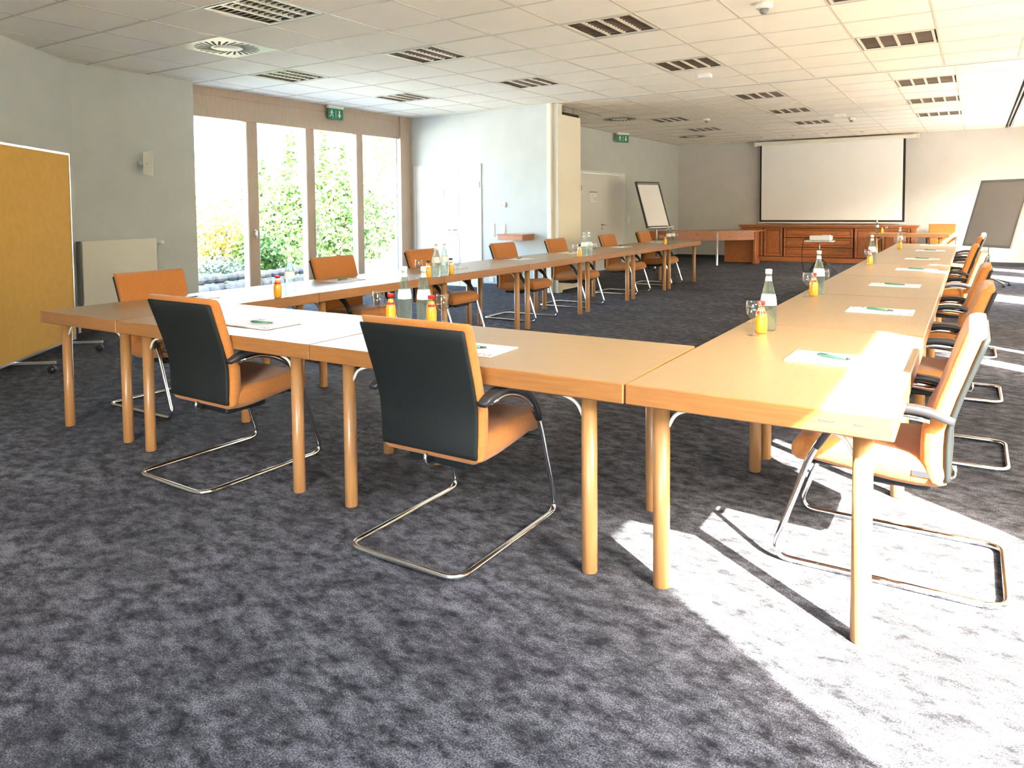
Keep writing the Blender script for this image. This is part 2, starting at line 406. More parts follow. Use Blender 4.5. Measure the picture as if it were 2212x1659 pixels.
def track(y0, y1, x, label):
    t = empty('ceiling_track', (x, (y0+y1)/2, H)); tag(t, label, 'curtain track', 'dark twin tracks in the ceiling on the right')
    h = (y1-y0)/2
    b = MB(); b.box(.005, .135, -h, h, .03, .04); b.build('channel', M['dark'], t)
    for xx in (.012, .066, .12): b = MB(); b.box(xx - .009, xx + .009, -h, h, -.004, .03); b.build('rail', M['cream'] if xx != .066 else M['alu'], t)
track(-4.8, 7.25, xf[-1], 'near dark twin track in the ceiling above the right tables, cut off by frame')
track(8.95, 17.45, xb[-1], 'far dark twin track in the ceiling running to the back wall')

# ------------------------------------------------------------------ ceiling lights, vents and small fittings
def make_light():
    t = empty('ceiling_light')
    w, h = .335, .338
    b = MB()
    for x0, x1, y0, y1 in ((-w, w, -h, -h+.022), (-w, w, h-.022, h), (-w, -w+.022, -h+.022, h-.022), (w-.022, w, -h+.022, h-.022)):
        b.box(x0, x1, y0, y1, -.006, .004)
    b.build('frame', M['cream'], t)
    b = MB(); i = .313
    b.box(-i, i, -i-.003, i+.003, .125, .13)
    for x in (-i, i): b.box(x-.003, x+.003, -i-.003, i+.003, .004, .125)
    for y in (-i-.003, i+.003): b.box(-i, i, y-.003, y+.003, .004, .125)
    b.build('housing', M['lamph'], t)
    b = MB()
    for x in (-.157, 0, .157):
        b.add([(x-.014, -i, .0), (x+.014, -i, .0), (x+.002, -i, .075), (x-.002, -i, .075), (x-.014, i, .0), (x+.014, i, .0), (x+.002, i, .075), (x-.002, i, .075)],
              [(0,1,5,4),(1,2,6,5),(2,3,7,6),(3,0,4,7),(0,3,2,1),(4,5,6,7)])
    for k in range(9):
        y = -i + (k+1)*2*i/10
        b.box(-i, i, y-.004, y+.004, .006, .062, 1)
    b.build('louvre', [M['cream'], M['louvre']], t)
    for x in (-.235, -.078, .078, .235):
        b = MB(); b.tube([(x, -i+.01, .1), (x, i-.01, .1)], .013, 10); b.build('lamp_tube', M['tubeg'], t)
    return t
PL = Proto(make_light())
names = {}
rows = {0: 'first', 1: 'second', 2: 'third', 3: 'fourth', 4: 'fifth', 5: 'sixth'}
vis = []
for (x, y, sx, sy) in lights: vis.append((x + sx/2, y + sy/2))
LL = {(-2.27, 4.12): 'square louvred ceiling light just inside the garden window, behind the round air vent',
      (-2.27, 6.32): 'square louvred ceiling light near the green exit sign above the garden window',
      (-.10, 1.92): 'large louvred ceiling light cut by the top edge, beside the round vent',
      (-.10, 4.12): 'louvred ceiling light right of the large round vent',
      (-.10, 6.32): 'bright louvred ceiling light nearest the wall with the first white door',
      (2.07, 4.12): 'large dark louvred ceiling light near the top middle of the photo',
      (2.07, 6.32): 'louvred ceiling light beside the small white ceiling box, before the partition track',
      (4.23, 4.12): 'louvred ceiling light cut by the top edge, right of the large smoke detector',
      (4.23, 6.32): 'large brownish louvred ceiling light at the top right of the photo',
      (-.01, 11.52): 'faint louvred ceiling light beside the round vent near the second door',
      (-.01, 13.67): 'small louvred ceiling light in front of the farthest round vent'}
def lab(x, y):
    for k, v in LL.items():
        if abs(k[0]-x) < .25 and abs(k[1]-y) < .25: return v
    if y < 3.5: return 'louvred ceiling light outside the frame above the near tables'
    col = 'above the right tables' if x > 3 else 'middle column towards the screen'
    n = {9: 'nearest', 11: 'middle', 13: 'farthest'}[min((9, 11, 13), key=lambda q: abs(q + .4 - y))]
    return f'{n} louvred light behind the partition track, {col}'
for x, y in vis:
    if y < 3.5 and not (x < 1 and x > -1 and y > 1): continue   # the row above the camera is wholly outside the photo
    PL.place((x, y, H), 0, lab(x, y), 'ceiling light', 'square louvred ceiling lights')
def make_vent():
    t = empty('air_vent')
    b = MB(); b.box(-.35, .35, -.355, .355, -.004, .004); b.build('plate', M['cream'], t)
    b = MB()
    for k in range(26):
        a = 2*PI*k/26; ca, sa = math.cos(a), math.sin(a); tw = a + .35
        cxx, cyy = .235*ca, .235*sa
        b.obox((cxx, cyy), (math.cos(tw), math.sin(tw)), (-math.sin(tw), math.cos(tw)), .085, .012, -.0055, -.0035)
    b.build('slot_ring', M['dark'], t)
    b = MB(); b.lathe([(.13, -.008), (.135, -.004)], 24); b.build('centre_disc', M['cream'], t)
    return t
PV = Proto(make_vent())
for (x, y, sx, sy), lb in zip(vents, ('large square vent plate with a ring of dark slots, nearest, upper left of photo', 'vent with a ring of dark slots above the second white door', 'farthest vent with dark slots near the left end of the projection screen')):
    PV.place((x+sx/2, y+sy/2, H), 0, lb, 'air vent', 'round slotted ceiling vents')
def detector(x, y, r, h, label, dark=True, arm=False):
    t = empty('smoke_detector', (x, y, H)); tag(t, label, 'smoke detector')
    b = MB(); b.lathe([(r, 0), (r, -h*.4), (r*.8, -h*.55)], 20); b.build('base', M['cream'], t)
    b = MB(); b.lathe([(r*.55, -h*.55), (r*.5, -h*.85), (r*.25, -h)], 16); b.build('sensor_head', M['grey'] if dark else M['cream'], t)
detector(3.44, 4.1, .07, .09, 'domed smoke detector with dark head at the top edge of the photo')
detector(.62, 11.77, .06, .08, 'small smoke detector near the faint far left ceiling light')
detector(2.93, 13.3, .06, .09, 'far smoke detector with dark head in front of the projection screen')
b = MB(); b.cbox(-.075, .075, -.05, .05, -.05, 0, .006); o = b.build('ceiling_sensor', M['white'], loc=(2.04, 7.07, H)); tag(o, 'small white box sensor on the ceiling before the partition track', 'sensor')
b = MB(); b.cbox(-.09, .09, -.05, .05, -.05, 0, .006); o = b.build('ceiling_sensor', M['cream'], loc=(2.82, 12.6, H)); tag(o, 'cream box sensor on the ceiling just before the far smoke detector', 'sensor')
for i, x in enumerate((.54, 1.28, 2.02, 2.75)):
    t = empty('ceiling_spotlight', (x, 16.35, H)); tag(t, ['leftmost', 'second from left', 'third from left', 'rightmost'][i] + ' small recessed spotlight in the ceiling above the projection screen', 'spotlight', 'small spotlights above the screen')
    b = MB(); b.lathe([(.055, 0), (.055, -.006), (.04, -.008)], 16); b.build('ring', M['alu'], t)
    b = MB(); b.lathe([(.036, -.0085), (.03, -.010)], 14); b.build('lens', M['dark'], t)

# ------------------------------------------------------------------ garden window (window_1)
ZH = 2.64
b = MB()
b.box(-3.90, -3.80, 3.66, 8.29, ZH, H)                       # timber header
b.box(-3.92, -3.76, 8.0, 8.30, 0, H)                        # right post
b.box(-3.92, -3.82, 3.66, 3.75, 0, ZH); b.box(-3.92, -3.80, 3.66, 8.0, 0, .05)
b.box(-3.80, -3.785, 3.66, 8.29, ZH + .30, ZH + .315)
win = struct(b.build('window_1', M['winwood']))
for a, c_ in ((4.66, 4.86), (5.78, 5.96), (6.90, 7.06)):
    b = MB(); b.cbox(-3.92, -3.79, a, c_, .05, ZH, .012); b.build('mullion', M['winwood'], win)
for a, c_ in ((3.75, 4.66), (4.86, 5.78), (5.96, 6.90), (7.06, 8.0)):
    b = MB(); b.box(-3.868, -3.862, a, c_, .05, ZH); b.build('glass_pane', M['winglass'], win)
b = MB(); b.box(-3.80, -3.775, 7.885, 7.925, .05, ZH); b.build('frame_strip', M['alu'], win)
for y in (4.76, 5.98):
    b = MB(); b.box(-3.79, -3.77, y-.015, y+.015, 1.02, 1.10); b.tube([(-3.77, y, 1.08), (-3.74, y, 1.08), (-3.74, y, .97)], .009, 8); b.build('window_handle', M['alu'], win)

# ------------------------------------------------------------------ right-hand windows (outside the frame, they let the sun in)
def win_right(name, y0, y1, posts):
    b = MB()
    b.box(XR + .05, XR + .11, y0, y1, 2.635, 2.675); b.box(XR + .05, XR + .11, y0, y1, 0, .03)
    for y in posts: b.box(XR + .05, XR + .11, y - .03, y + .03, 0, 2.675)
    o = struct(b.build(name, M['winwood']))
    b = MB(); b.box(XR + .078, XR + .082, y0, y1, .03, 2.635); b.build('glass_pane', M['winglass'], o)
win_right('window_2', -1.8525, .275, ())
win_right('window_3', .95, 17.1, (.98, 3.3, 5.6, 7.9, 10.9, 12.5, 14.6, 17.07))
gaps = [(4.1, 4.42), (5.05, 5.2), (9.3, 10.3), (12.8, 14.0), (15.2, 15.9)]
cur = .97
for a, c_ in gaps + [(17.08, 17.1)]:
    b = MB(); y = cur
    while y < a - .01:
        e = min(y + .127, a); b.box(XR - .025, XR - .022, y, e + .004, .03, 2.66); y = e
    o = b.build('vertical_blind', M['blind']); tag(o, ['cream vertical blind behind the nearest right hand chairs', 'cream vertical blind strip beside the third right chair', 'cream vertical blind behind the middle right chairs', 'cream vertical blind before the grey display board', 'cream vertical blind beside the grey display board', 'cream vertical blind next to the back wall'][([*gaps, (17.08, 17.1)]).index((a, c_))], 'blind', 'vertical blinds on the right windows')
    cur = c_
b = MB()
b.box(3.6, 5.8, -5.33, -5.29, .9, .95); b.box(3.6, 5.8, -5.33, -5.29, 2.45, 2.5); b.box(4.67, 4.73, -5.33, -5.29, .95, 2.45)
struct(b.build('added_rear_window', M['winwood']))  # unseen window added behind the camera for extra daylight on the foreground

# ------------------------------------------------------------------ doors
def door(name, w, hgt, split, origin, rz, handle_side, hinge_x):
    """leaf plane local x (0..w), facing local -y"""
    o = MB(); fwid = .05
    o.box(0, fwid, -.02, .12, 0, hgt); o.box(w - fwid, w, -.02, .12, 0, hgt); o.box(fwid, w - fwid, -.02, .12, hgt - fwid, hgt)
    root = struct(o.build(name, M['doorw'], loc=origin, rz=rz))
    b = MB(); b.cbox(fwid + .004, split - .003, -.012, .03, .008, hgt - fwid - .004, .003); b.build('door_leaf', M['doorw'], root)
    b = MB(); b.cbox(split + .003, w - fwid - .004, -.012, .03, .008, hgt - fwid - .004, .003); b.build('door_leaf', M['doorw'], root)
    b = MB(); b.box(split - .006, split + .006, -.004, .02, .01, hgt - fwid - .006); b.build('seam_strip', M['grey'], root)
    hx = split + handle_side[0]
    b = MB(); b.lathe([(.026, 0), (.026, .01)], 16, smooth=False)
    for i, v in enumerate(b.v): b.v[i] = (v[0] + hx, -.012 - v[2], v[1] + 1.0)
    b.tube(fillet([(hx, -.02, 1.0), (hx, -.06, 1.0), (hx + handle_side[1]*.13, -.06, 1.0)], .02), .009, 8); b.build('door_handle', M['steel'], root)
    b = MB(); b.lathe([(.026, 0), (.026, .01)], 16, smooth=False)
    for i, v in enumerate(b.v): b.v[i] = (v[0] + hx, -.012 - v[2], v[1] + .92)
    b.build('lock_rosette', M['steel'], root)
    for z in (.3, hgt - .42):
        b = MB(); b.tube([(hinge_x, -.022, z), (hinge_x, -.022, z + .1)], .009, 8); b.build('hinge', M['steel'], root)
    return root
door('door_1', 1.485, 2.155, 1.01, (-3.70, 8.30, 0), 0, (-.07, -1), 1.46)
# second door sits in the wall that runs away from the camera: local x -> world +y, facing +x
door('door_2', 2.31, 2.155, 1.12, (-1.90, 11.45, 0), PI/2, (-.07, 1), .03)
def door_sign(loc, rz, label, w, h):
    t = empty('door_sign', loc, rz); tag(t, label, 'sign', 'notices on the white doors')
    b = MB(); b.box(-w/2, w/2, -.004, 0, -h/2, h/2); b.build('sheet', M['paper'], t)
    b = MB(); b.box(-w/2, w/2, -.012, -.004, h/2 - .02, h/2 + .008); b.build('clip_bar', M['steel'], t)
    b = MB()
    for k in range(5): b.box(-w*.35, w*(.1 + .04*(k % 3)), -.0046, -.0038, h*.25 - k*h*.14, h*.25 - k*h*.14 + .006)
    b.box(w*.2, w*.36, -.0046, -.0038, -h*.35, -.01); b.build('printed_lines', simple('pale_print', (.55, .58, .68), .7), t)
door_sign((-3.18, 8.284, 1.60), 0, 'white paper notice with clip bar on the nearer white door', .34, .23)
door_sign((-1.884, 12.06, 1.60), PI/2, 'white paper notice with clip bar on the farther white door', .34, .22)

# switches, sockets, thermostat on the wall beside the first door
def plate(name, cat, label, loc, n, rz=0, sock=False, horiz=False):
    t = empty(name, loc, rz); tag(t, label, cat)
    w, hh = (.085, .08*n) if not horiz else (.08*n, .085)
    b = MB(); b.cbox(-w/2, w/2, -.012, 0, -hh/2, hh/2, .004); b.build('plate', M['white'], t)
    for k in range(n):
        off = (k - (n-1)/2) * .08
        ox, oz = (off, 0) if horiz else (0, off)
        if sock:
            b = MB(); b.lathe([(.022, 0), (.022, .004), (.019, .004), (.019, .001)], 16)
            b.v = [(v[0] + ox, -.012 - v[2], v[1] + oz) for v in b.v]; b.build('socket', M['cream'], t)
        else:
            b = MB(); b.cbox(ox - .028, ox + .028, -.02, -.012, oz - .028, oz + .028, .003); b.build('rocker', M['cream'], t)
    return t
plate('light_switch', 'light switch', 'triple white switch plate on the grey wall left of the small wooden shelf', (-1.99, 8.3, 1.0), 3)
plate('light_switch', 'light switch', 'double white switch plate just above the small wooden shelf', (-1.77, 8.3, 1.04), 2)
plate('wall_socket', 'socket', 'white socket low on the wall below the wooden shelf, behind chairs', (-2.02, 8.3, .155), 1, sock=True)
plate('light_switch', 'light switch', 'small white switch on the far wall between second door and flip chart', (-1.9, 13.98, 1.08), 2, PI/2)
plate('wall_socket', 'socket', 'row of white sockets low on the back wall under the grey display board', (5.28, 17.5, .33), 3, 0, True, True)
t = empty('thermostat', (-1.78, 8.3, 1.435)); tag(t, 'small white thermostat box on the grey wall above the switches', 'thermostat')
b = MB(); b.cbox(-.06, .06, -.03, 0, -.045, .045, .006); b.build('case', M['white'], t)
b = MB(); b.box(-.025, -.003, -.032, -.03, -.016, .0); b.box(.006, .022, -.032, -.03, -.016, .0); b.build('display', M['grey'], t)
# wall shelf
t = empty('wall_shelf', (-1.42, 8.3, .90)); tag(t, 'small reddish brown wooden shelf on the grey wall before the column', 'shelf')
b = MB(); b.cbox(-.25, .25, -.38, -.001, .028, .05, .004); b.build('shelf_board', M['cherry'], t)
b = MB(); b.box(-.235, .235, -.365, -.345, -.05, .028); b.box(.215, .235, -.345, -.001, -.05, .028); b.box(-.235, -.215, -.345, -.001, -.05, .028); b.build('apron', M['cherry'], t)

# wall post and parked partition panel
b = MB(); b.cbox(-.845, -.77, 8.14, 8.50, 0, H, .004); b.cbox(-.77, -.67, 8.20, 8.34, 0, H, .004)
struct(b.build('wall_post', M['cream']))
t = empty('partition_panel', (-.735, 8.72, 0)); tag(t, 'cream folding partition panel parked behind the white wall post', 'partition panel')
b = MB(); b.cbox(-.045, .045, -.37, .33, .03, 2.88, .006); b.build('panel', M['cream'], t)
b = MB(); b.box(-.02, .02, -.35, .31, 2.88, 2.93); b.box(-.03, .03, -.36, .32, .0, .03); b.build('seal_strip', M['dark'], t)
for y in (-.2, .16):
    b = MB(); b.tube([(0, y, 2.93), (0, y, H)], .012, 8); b.build('hanger', M['steel'], t)

# exit signs
def exit_sign(loc, rz, label, lit=1):
    t = empty('exit_sign', loc, rz); tag(t, label, 'exit sign', 'green exit signs')
    b = MB(); b.cbox(-.17, .17, -.03, .03, -.045, 0, .005); b.build('housing', M['white'], t)
    b = MB(); b.box(-.165, .165, -.008, .008, -.215, -.045); b.build('sign_plate', M['green'], t)
    b = MB(); y0, y1 = -.011, -.008
    def poly(p):
        n = len(p); vs = [(x, y0, z) for x, z in p] + [(x, y1, z) for x, z in p]
        b.add(vs, [tuple(range(n)), tuple(range(2*n-1, n-1, -1))] + [((i+1) % n, i, n+i, n+(i+1) % n) for i in range(n)])
    # running figure
    poly([(-.085+.012*math.cos(a*PI/4), -.075+.012*math.sin(a*PI/4)) for a in range(8)])
    poly([(-.10, -.09), (-.075, -.088), (-.082, -.135), (-.103, -.132)])
    poly([(-.078, -.092), (-.05, -.115), (-.056, -.122), (-.084, -.103)])
    poly([(-.10, -.094), (-.128, -.11), (-.126, -.119), (-.098, -.105)])
    poly([(-.084, -.132), (-.055, -.155), (-.06, -.19), (-.07, -.19), (-.068, -.16), (-.096, -.135)])
    poly([(-.103, -.13), (-.092, -.135), (-.108, -.17), (-.14, -.175), (-.14, -.166), (-.114, -.16)])
    # doorway and arrow
    poly([(.0, -.07), (.006, -.07), (.006, -.195), (.0, -.195)])
    poly([(.07, -.07), (.095, -.07), (.095, -.14), (.07, -.14)])
    poly([(.045, -.135), (.12, -.135), (.0825, -.19)])
    b.build('pictogram', M['white'], t)
exit_sign((-3.74, 6.37, H), PI/2, 'green exit sign under the ceiling at the garden window header')
exit_sign((-1.72, 13.25, H), PI/2 - .45, 'green exit sign hanging from the ceiling near the second door')

# ------------------------------------------------------------------ radiator and speaker on the left wall
t = empty('radiator', (-3.57, 2.56, 0)); tag(t, 'white panel radiator on the left wall behind the first table', 'radiator')
b = MB(); b.cbox(.10, .125, -.45, .45, .30, 1.045, .006); b.build('front_panel', M['cream'], t)
b = MB(); b.cbox(.025, .04, -.45, .45, .31, 1.04, .004)
for k in range(36): y = -.435 + k*.0248; b.box(.04, .10, y, y+.002, .33, 1.02)
b.build('convector_fins', M['grey'], t)
b = MB(); b.box(.02, .098, -.462, -.45, .33, 1.04); b.box(.02, .098, .45, .462, .33, 1.04); b.build('side_grille', M['grey'], t)
b = MB(); b.box(.03, .10, -.445, .445, 1.035, 1.045); b.build('top_grille', M['white'], t)
b = MB(); b.tube([(.07, .46, .99), (.07, .50, .99)], .012, 10); b.tube([(.07, .50, .99), (.07, .575, .99)], .022, 12); b.build('thermostatic_valve', M['white'], t)
b = MB(); b.box(.002, .03, -.3, -.26, .4, .9); b.box(.002, .03, .26, .3, .4, .9); b.build('wall_bracket', M['grey'], t)
t = empty('wall_speaker', (-3.57, 2.90, 1.95)); tag(t, 'slim white wedge shaped speaker tilted on a bracket on the left wall', 'speaker')
b = MB(); b.add([(.09, .045, -.12), (.13, .085, -.14), (.175, .05, -.15), (.115, -.03, -.12), (.085, .045, .11), (.125, .085, .125), (.185, .055, .15), (.125, -.03, .13)],
      [(3,2,1,0),(4,5,6,7),(0,1,5,4),(1,2,6,5),(2,3,7,6),(3,0,4,7)]); b.build('cabinet', M['white'], t)
b = MB(); b.add([(.119, -.026, -.11), (.172, .044, -.138), (.181, .048, .138), (.129, -.026, .12)], [(0,1,2,3)]); b.v = [(x+.004, y-.004, z) for x, y, z in b.v]; b.build('speaker_grille', M['cream'], t)
b = MB(); b.tube([(0, 0, -.02), (.07, 0, -.02), (.15, .0, 0)], .014, 8); b.box(0, .012, -.02, .02, -.04, .02); b.build('bracket', M['alu'], t)

# ------------------------------------------------------------------ yellow pinboard on castors
d2 = Vector((.645, -.764)); n2 = Vector((.764, .645))
A0 = Vector((-2.62, 1.56)); W = 1.52; mid = A0 + d2*W/2
t = empty('pinboard', (mid.x, mid.y, 0)); tag(t, 'tall yellow pinboard with thin silver frame and castor feet', 'pinboard')
def loc2(a, n_, z): return (d2.x*a + n2.x*n_, d2.y*a + n2.y*n_, z)
def pb(name, a0, a1, n0, n1_, z0, z1, mat, par=t):
    b = MB(); c = loc2((a0+a1)/2, (n0+n1_)/2, 0); b.obox(c, d2, n2, (a1-a0)/2, (n1_-n0)/2, z0, z1); return b.build(name, mat, par)
pb('felt_panel', -W/2+.012, W/2-.012, -.012, .014, .115, 1.935, M['pin'])
b = MB()
for a0, a1, z0, z1 in ((-W/2, -W/2+.014, .10, 1.95), (W/2-.014, W/2, .10, 1.95), (-W/2+.014, W/2-.014, .10, .118), (-W/2+.014, W/2-.014, 1.932, 1.95)):
    b.obox(loc2((a0+a1)/2, 0, 0), d2, n2, (a1-a0)/2, .018, z0, z1)
b.build('frame', M['alu'], t)
for a in (-W/2+.19, W/2-.33):
    b = MB(); b.obox(loc2(a, 0, 0), d2, n2, .012, .34, .085, .105); b.obox(loc2(a, -.03, 0), d2, n2, .012, .01, .10, 1.6); ft = b.build('foot_bar', M['alu'], t)
    for s_ in (-1, 1):
        c = loc2(a, s_*.31, 0); b = MB()
        for w_ in (-.018, .018):
            p = (c[0] + d2.x*w_, c[1] + d2.y*w_); q_ = (c[0] + d2.x*w_*.25, c[1] + d2.y*w_*.25)
            b.tube([(p[0], p[1], .034), (q_[0], q_[1], .034)], .034, 14)
        b.tube([(c[0], c[1], .05), (c[0], c[1], .09)], .008, 8); b.build('castor', M['rubber'], ft)

# ------------------------------------------------------------------ conference tables
def make_table(Ln, w, il, iw, along):
    """length along local x, centred, top at T"""
    t = empty('conference_table')
    b = MB(); b.cbox(-Ln/2+.0025, Ln/2-.0025, -w/2+.002, w/2-.002, T-.072, T, .004, 1, 0); b.build('tabletop', [M['beech'], M['edge']], t)
    for sx in (-1, 1):
        for sy in (-1, 1):
            x, y = sx*(Ln/2-il), sy*(w/2-iw)
            b = MB(); b.lathe([(.027, 0), (.0295, .004), (.0295, T-.072)], 20); o = b.build('leg', M['legw'], t); o.location = (x, y, 0)
            dx, dy = (-sx, 0) if along else (0, -sy)
            b = MB(); b.tube(fillet([(x + dx*.026, y + dy*.026, T-.16), (x + dx*.05, y + dy*.05, T-.11), (x + dx*.15, y + dy*.15, T-.075)], .03), .0065, 8); b.build('folding_strut', M['cream'], t)
    return t
W8 = .8366
PF = Proto(make_table(1.5414, W8, .17, .085, True)); PLT = Proto(make_table(1.5859, W8, .115, .095, False)); PRT = Proto(make_table(1.605, W8, .115, .095, False))
a_f = .015
def rot(x, y, a): return (x*math.cos(a) - y*math.sin(a), x*math.sin(a) + y*math.cos(a))
# front row (local frame rotated by .015)
for k, lb in enumerate(('left one of the two light beech tables in the front row', 'light beech table in the front row right behind the nearest chair')):
    x, y = rot(W8 + 1.5414*(k+.5), W8/2, a_f); PF.place((x, y, 0), a_f, lb, 'table', 'beech conference tables')
names_l = ['beech table at the left corner, in front of the yellow pinboard', 'beech table of the left row before the garden window, second from the corner',
           'beech table of the left row, third from the corner, facing the white door', 'beech table of the left row before the wooden wall shelf',
           'beech table of the left row in front of the white wall post', 'beech table of the left row, second from its far end',
           'farthest beech table of the left row, ending near the curved desk']
al = a_f - .0057
for k in range(7):
    x, y = W8/2, 1.5859*(k+.5); x, y = rot(x + .0057*y, y, a_f)
    PLT.place((x, y, 0), PI/2 + al, names_l[k], 'table', 'beech conference tables')
names_r = ['nearest beech table on the right with sun glare across its corner', 'beech table of the right row, second from the near end',
           'beech table of the right row, third from the near end', 'beech table of the right row, fourth, with a narrow sun patch',
           'beech table of the right row, fifth from the near end', 'beech table of the right row, second from its far end',
           'farthest beech table of the right row, before the cross table']
XRR = W8 + 2*1.5414
for k in range(7):
    x, y = XRR + W8/2, 1.605*(k+.5); x, y = rot(x + .0112*y, y, a_f)
    r_ = PRT.place((x, y, 0), PI/2 + a_f - .0112, names_r[k], 'table', 'beech conference tables')
    if k == 0: near_table = r_
for q, w_ in ((-.235, .022), (-.325, .014)):
    b = MB(); b.box(-.8012, -.7990, q - w_, q + w_, T-.036, T-.030); b.build('connector_slot', M['dark'], near_table)
PF.place((3.72, 16.30, 0), 0, 'beech table standing crosswise in front of the cabinet, its far chair behind it', 'table', 'beech conference tables')

# ------------------------------------------------------------------ chairs
def make_chair():
    t = empty('conference_chair')
    # backrest profile: rear surface y at height z (y forward)
    prof = [(.385, -.186), (.42, -.193), (.50, -.194), (.58, -.203), (.66, -.225), (.74, -.256), (.82, -.288), (.90, -.320), (.925, -.330)]
    def yrear(z):
        for (a, ya), (b_, yb_) in zip(prof, prof[1:]):
            if z <= b_: q = (z-a)/(b_-a); return ya + (yb_-ya)*max(0, q)
        return prof[-1][1]
    def bend(u, z): return .055*(u/.27)**2 * (.45 + .55*(z-.38)/.55)
    loops = []
    N = 20; zs = [.385, .392, .41, .46, .52, .58, .64, .70, .76, .82, .87, .905, .922, .930]
    for k, z in enumerate(zs):
        e = 1.0
        if k == 0 or k == len(zs)-1: e = .55
        elif k == 1 or k == len(zs)-2: e = .86
        hw = (.245 + .02*(z-.385)/.54) * (.97 + .03*e); th = .031*e + (.010 if .45 < z < .62 else 0)
        L_ = []
        sec = rrect(hw, th, th*.92, 4)
        for u, v in sec: L_.append((u, yrear(z) + .036 + (th-.031) + v + bend(u, z), z + (.008*(u/.27)**2 if k > 8 else 0)))
        loops.append(L_)
    b = MB(); b.loft(loops); b.build('backrest', M['fabric'], t)
    loops = []
    for k, z in enumerate([.395, .400, .415, .46, .52, .58, .64, .70, .76, .82, .87, .908, .914]):
        e = .6 if k in (0, 12) else 1
        hw = (.238 + .020*(z-.385)/.54)*(1 if k not in (0, 12) else .985)
        L_ = [(u, yrear(z) - .001 + v + bend(u, z), z) for u, v in rrect(hw, .010*e, .009*e, 3)]
        loops.append(L_)
    b = MB(); b.loft(loops); sh = b.build('back_shell', M['shell'], t)
    # seat
    loops = []
    for y, zt, zb, e in ((-.176, .42, .392, .93), (-.170, .45, .370, .97), (-.14, .465, .356, .99), (-.08, .468, .350, 1), (0, .466, .353, 1), (.10, .472, .364, 1), (.20, .482, .376, 1), (.26, .486, .384, 1), (.30, .483, .374, .99), (.325, .466, .378, .97), (.342, .440, .395, .93)):
        hz = (zt-zb)/2; cz = (zt+zb)/2
        loops.append([(u, y, cz + v + .012*(u/.24)**2) for u, v in rrect(.242*e, hz, hz*.85, 5)])
    b = MB(); b.loft(loops); b.build('seat', M['fabric'], t)
    b = MB(); b.cbox(-.15, .15, -.12, .13, .325, .362, .008); b.cbox(-.12, .12, .12, .29, .350, .380, .006); b.build('seat_pan', M['shell'], t)
    b = MB(); b.tube(fillet([(0, -.19, .39), (0, -.195, .345), (0, -.12, .335)], .03), .007, 8); b.build('back_strut', M['chrome'], t)
    # one chrome tube: arm - front leg - floor runner - rear bar - and back up
    half = [(.272, -.12, .618), (.272, -.02, .630), (.272, .10, .60), (.272, .205, .53), (.272, .262, .44), (.272, .405, .0125), (.272, -.355, .0125)]
    pts = half + [(-x, y, z) for x, y, z in reversed(half)]
    pts = [Vector(p) for p in pts]
    out = [pts[0]]
    rad = [0, .08, .1, .1, .1, .075, .075, .075, .075, .1, .1, .1, .08, 0]
    for i in range(1, len(pts)-1):
        a, bb_, c = pts[i-1], pts[i], pts[i+1]; u, v = a-bb_, c-bb_; r_ = min(rad[i], u.length*.49, v.length*.49)
        p, q = bb_ + u.normalized()*r_, bb_ + v.normalized()*r_
        for k in range(7): s_ = k/6; out.append(p*(1-s_)**2 + bb_*2*s_*(1-s_) + q*s_*s_)
    out.append(pts[-1])
    b = MB(); b.tube(out, .0125, 12); b.build('frame', M['chrome'], t)
    b = MB(); b.tube([(-.272, .272, .372), (.272, .272, .372)], .009, 8); b.build('cross_bar', M['shell'], t)
    for s_ in (-1, 1):
        pth = fillet([(s_*.276, -.19, .622), (s_*.276, -.11, .652), (s_*.276, .0, .655), (s_*.276, .12, .615), (s_*.276, .20, .54), (s_*.276, .245, .462)], .07, 5)
        n = len(pth); b = MB(); loops = []
        for i, p in enumerate(pth):
            tt = (pth[min(i+1, n-1)] - pth[max(i-1, 0)]).normalized(); nn = Vector((0, -tt.z, tt.y)); e = .75 if i in (0, n-1) else 1
            w_ = .026 - .008*max(0, (i/n - .5))*2
            loops.append([p + Vector((1, 0, 0))*u*e + nn*v*e for u, v in rrect(w_, .014, .010, 3)])
        b.loft(loops); b.build('armrest', M['rubber'], t)
    return t
PC = Proto(make_chair())
G_ = 'amber conference chairs around the tables'
PC.place((3.11, .155, 0), 0, 'nearest amber chair with black back shell, its back to the camera, centre', 'chair', G_)
PC.place((1.60, .18, 0), -.02, 'amber chair with dark back shell at the front row, left of the nearest one', 'chair', G_)
r1 = PC.place((4.70, .885, 0), PI/2, 'nearest sunlit amber chair on the right, seen side on beside the corner table', 'chair', G_)
b = MB(); b.box(-.2445, -.2425, -.125, -.065, .405, .425); b.build('fabric_label', M['darkcap'], r1)
for i, (y, lb) in enumerate(((2.45, 'second amber chair along the right row, right behind the nearest sunlit one'), (4.0, 'third amber chair along the right row'),
        (5.75, 'fourth amber chair along the right row, its backrest lit yellow by the sun'), (7.2, 'fifth amber chair along the right row'),
        (9.35, 'sixth amber chair along the right row, before the grey display board'), (10.9, 'farthest amber chair of the right row, in front of the grey board, sunlit'))):
    PC.place((4.70 + (.05, .06, .06, .0, .05, .10)[i], y, 0), PI/2, lb, 'chair', G_)
for y, lb in ((.80, 'amber chair at the left corner table in front of the white radiator'), (2.62, 'amber chair before the garden window behind the first pair of bottles'),
        (3.95, 'amber chair between the garden window and the white door'), (5.58, 'amber chair under the small wooden wall shelf'),
        (6.98, 'amber chair in front of the white wall post'), (8.75, 'amber chair of the left row before the second white door'),
        (10.3, 'farthest amber chair of the left row, left of the flip chart')):
    PC.place((.17, y, 0), -PI/2, lb, 'chair', G_)
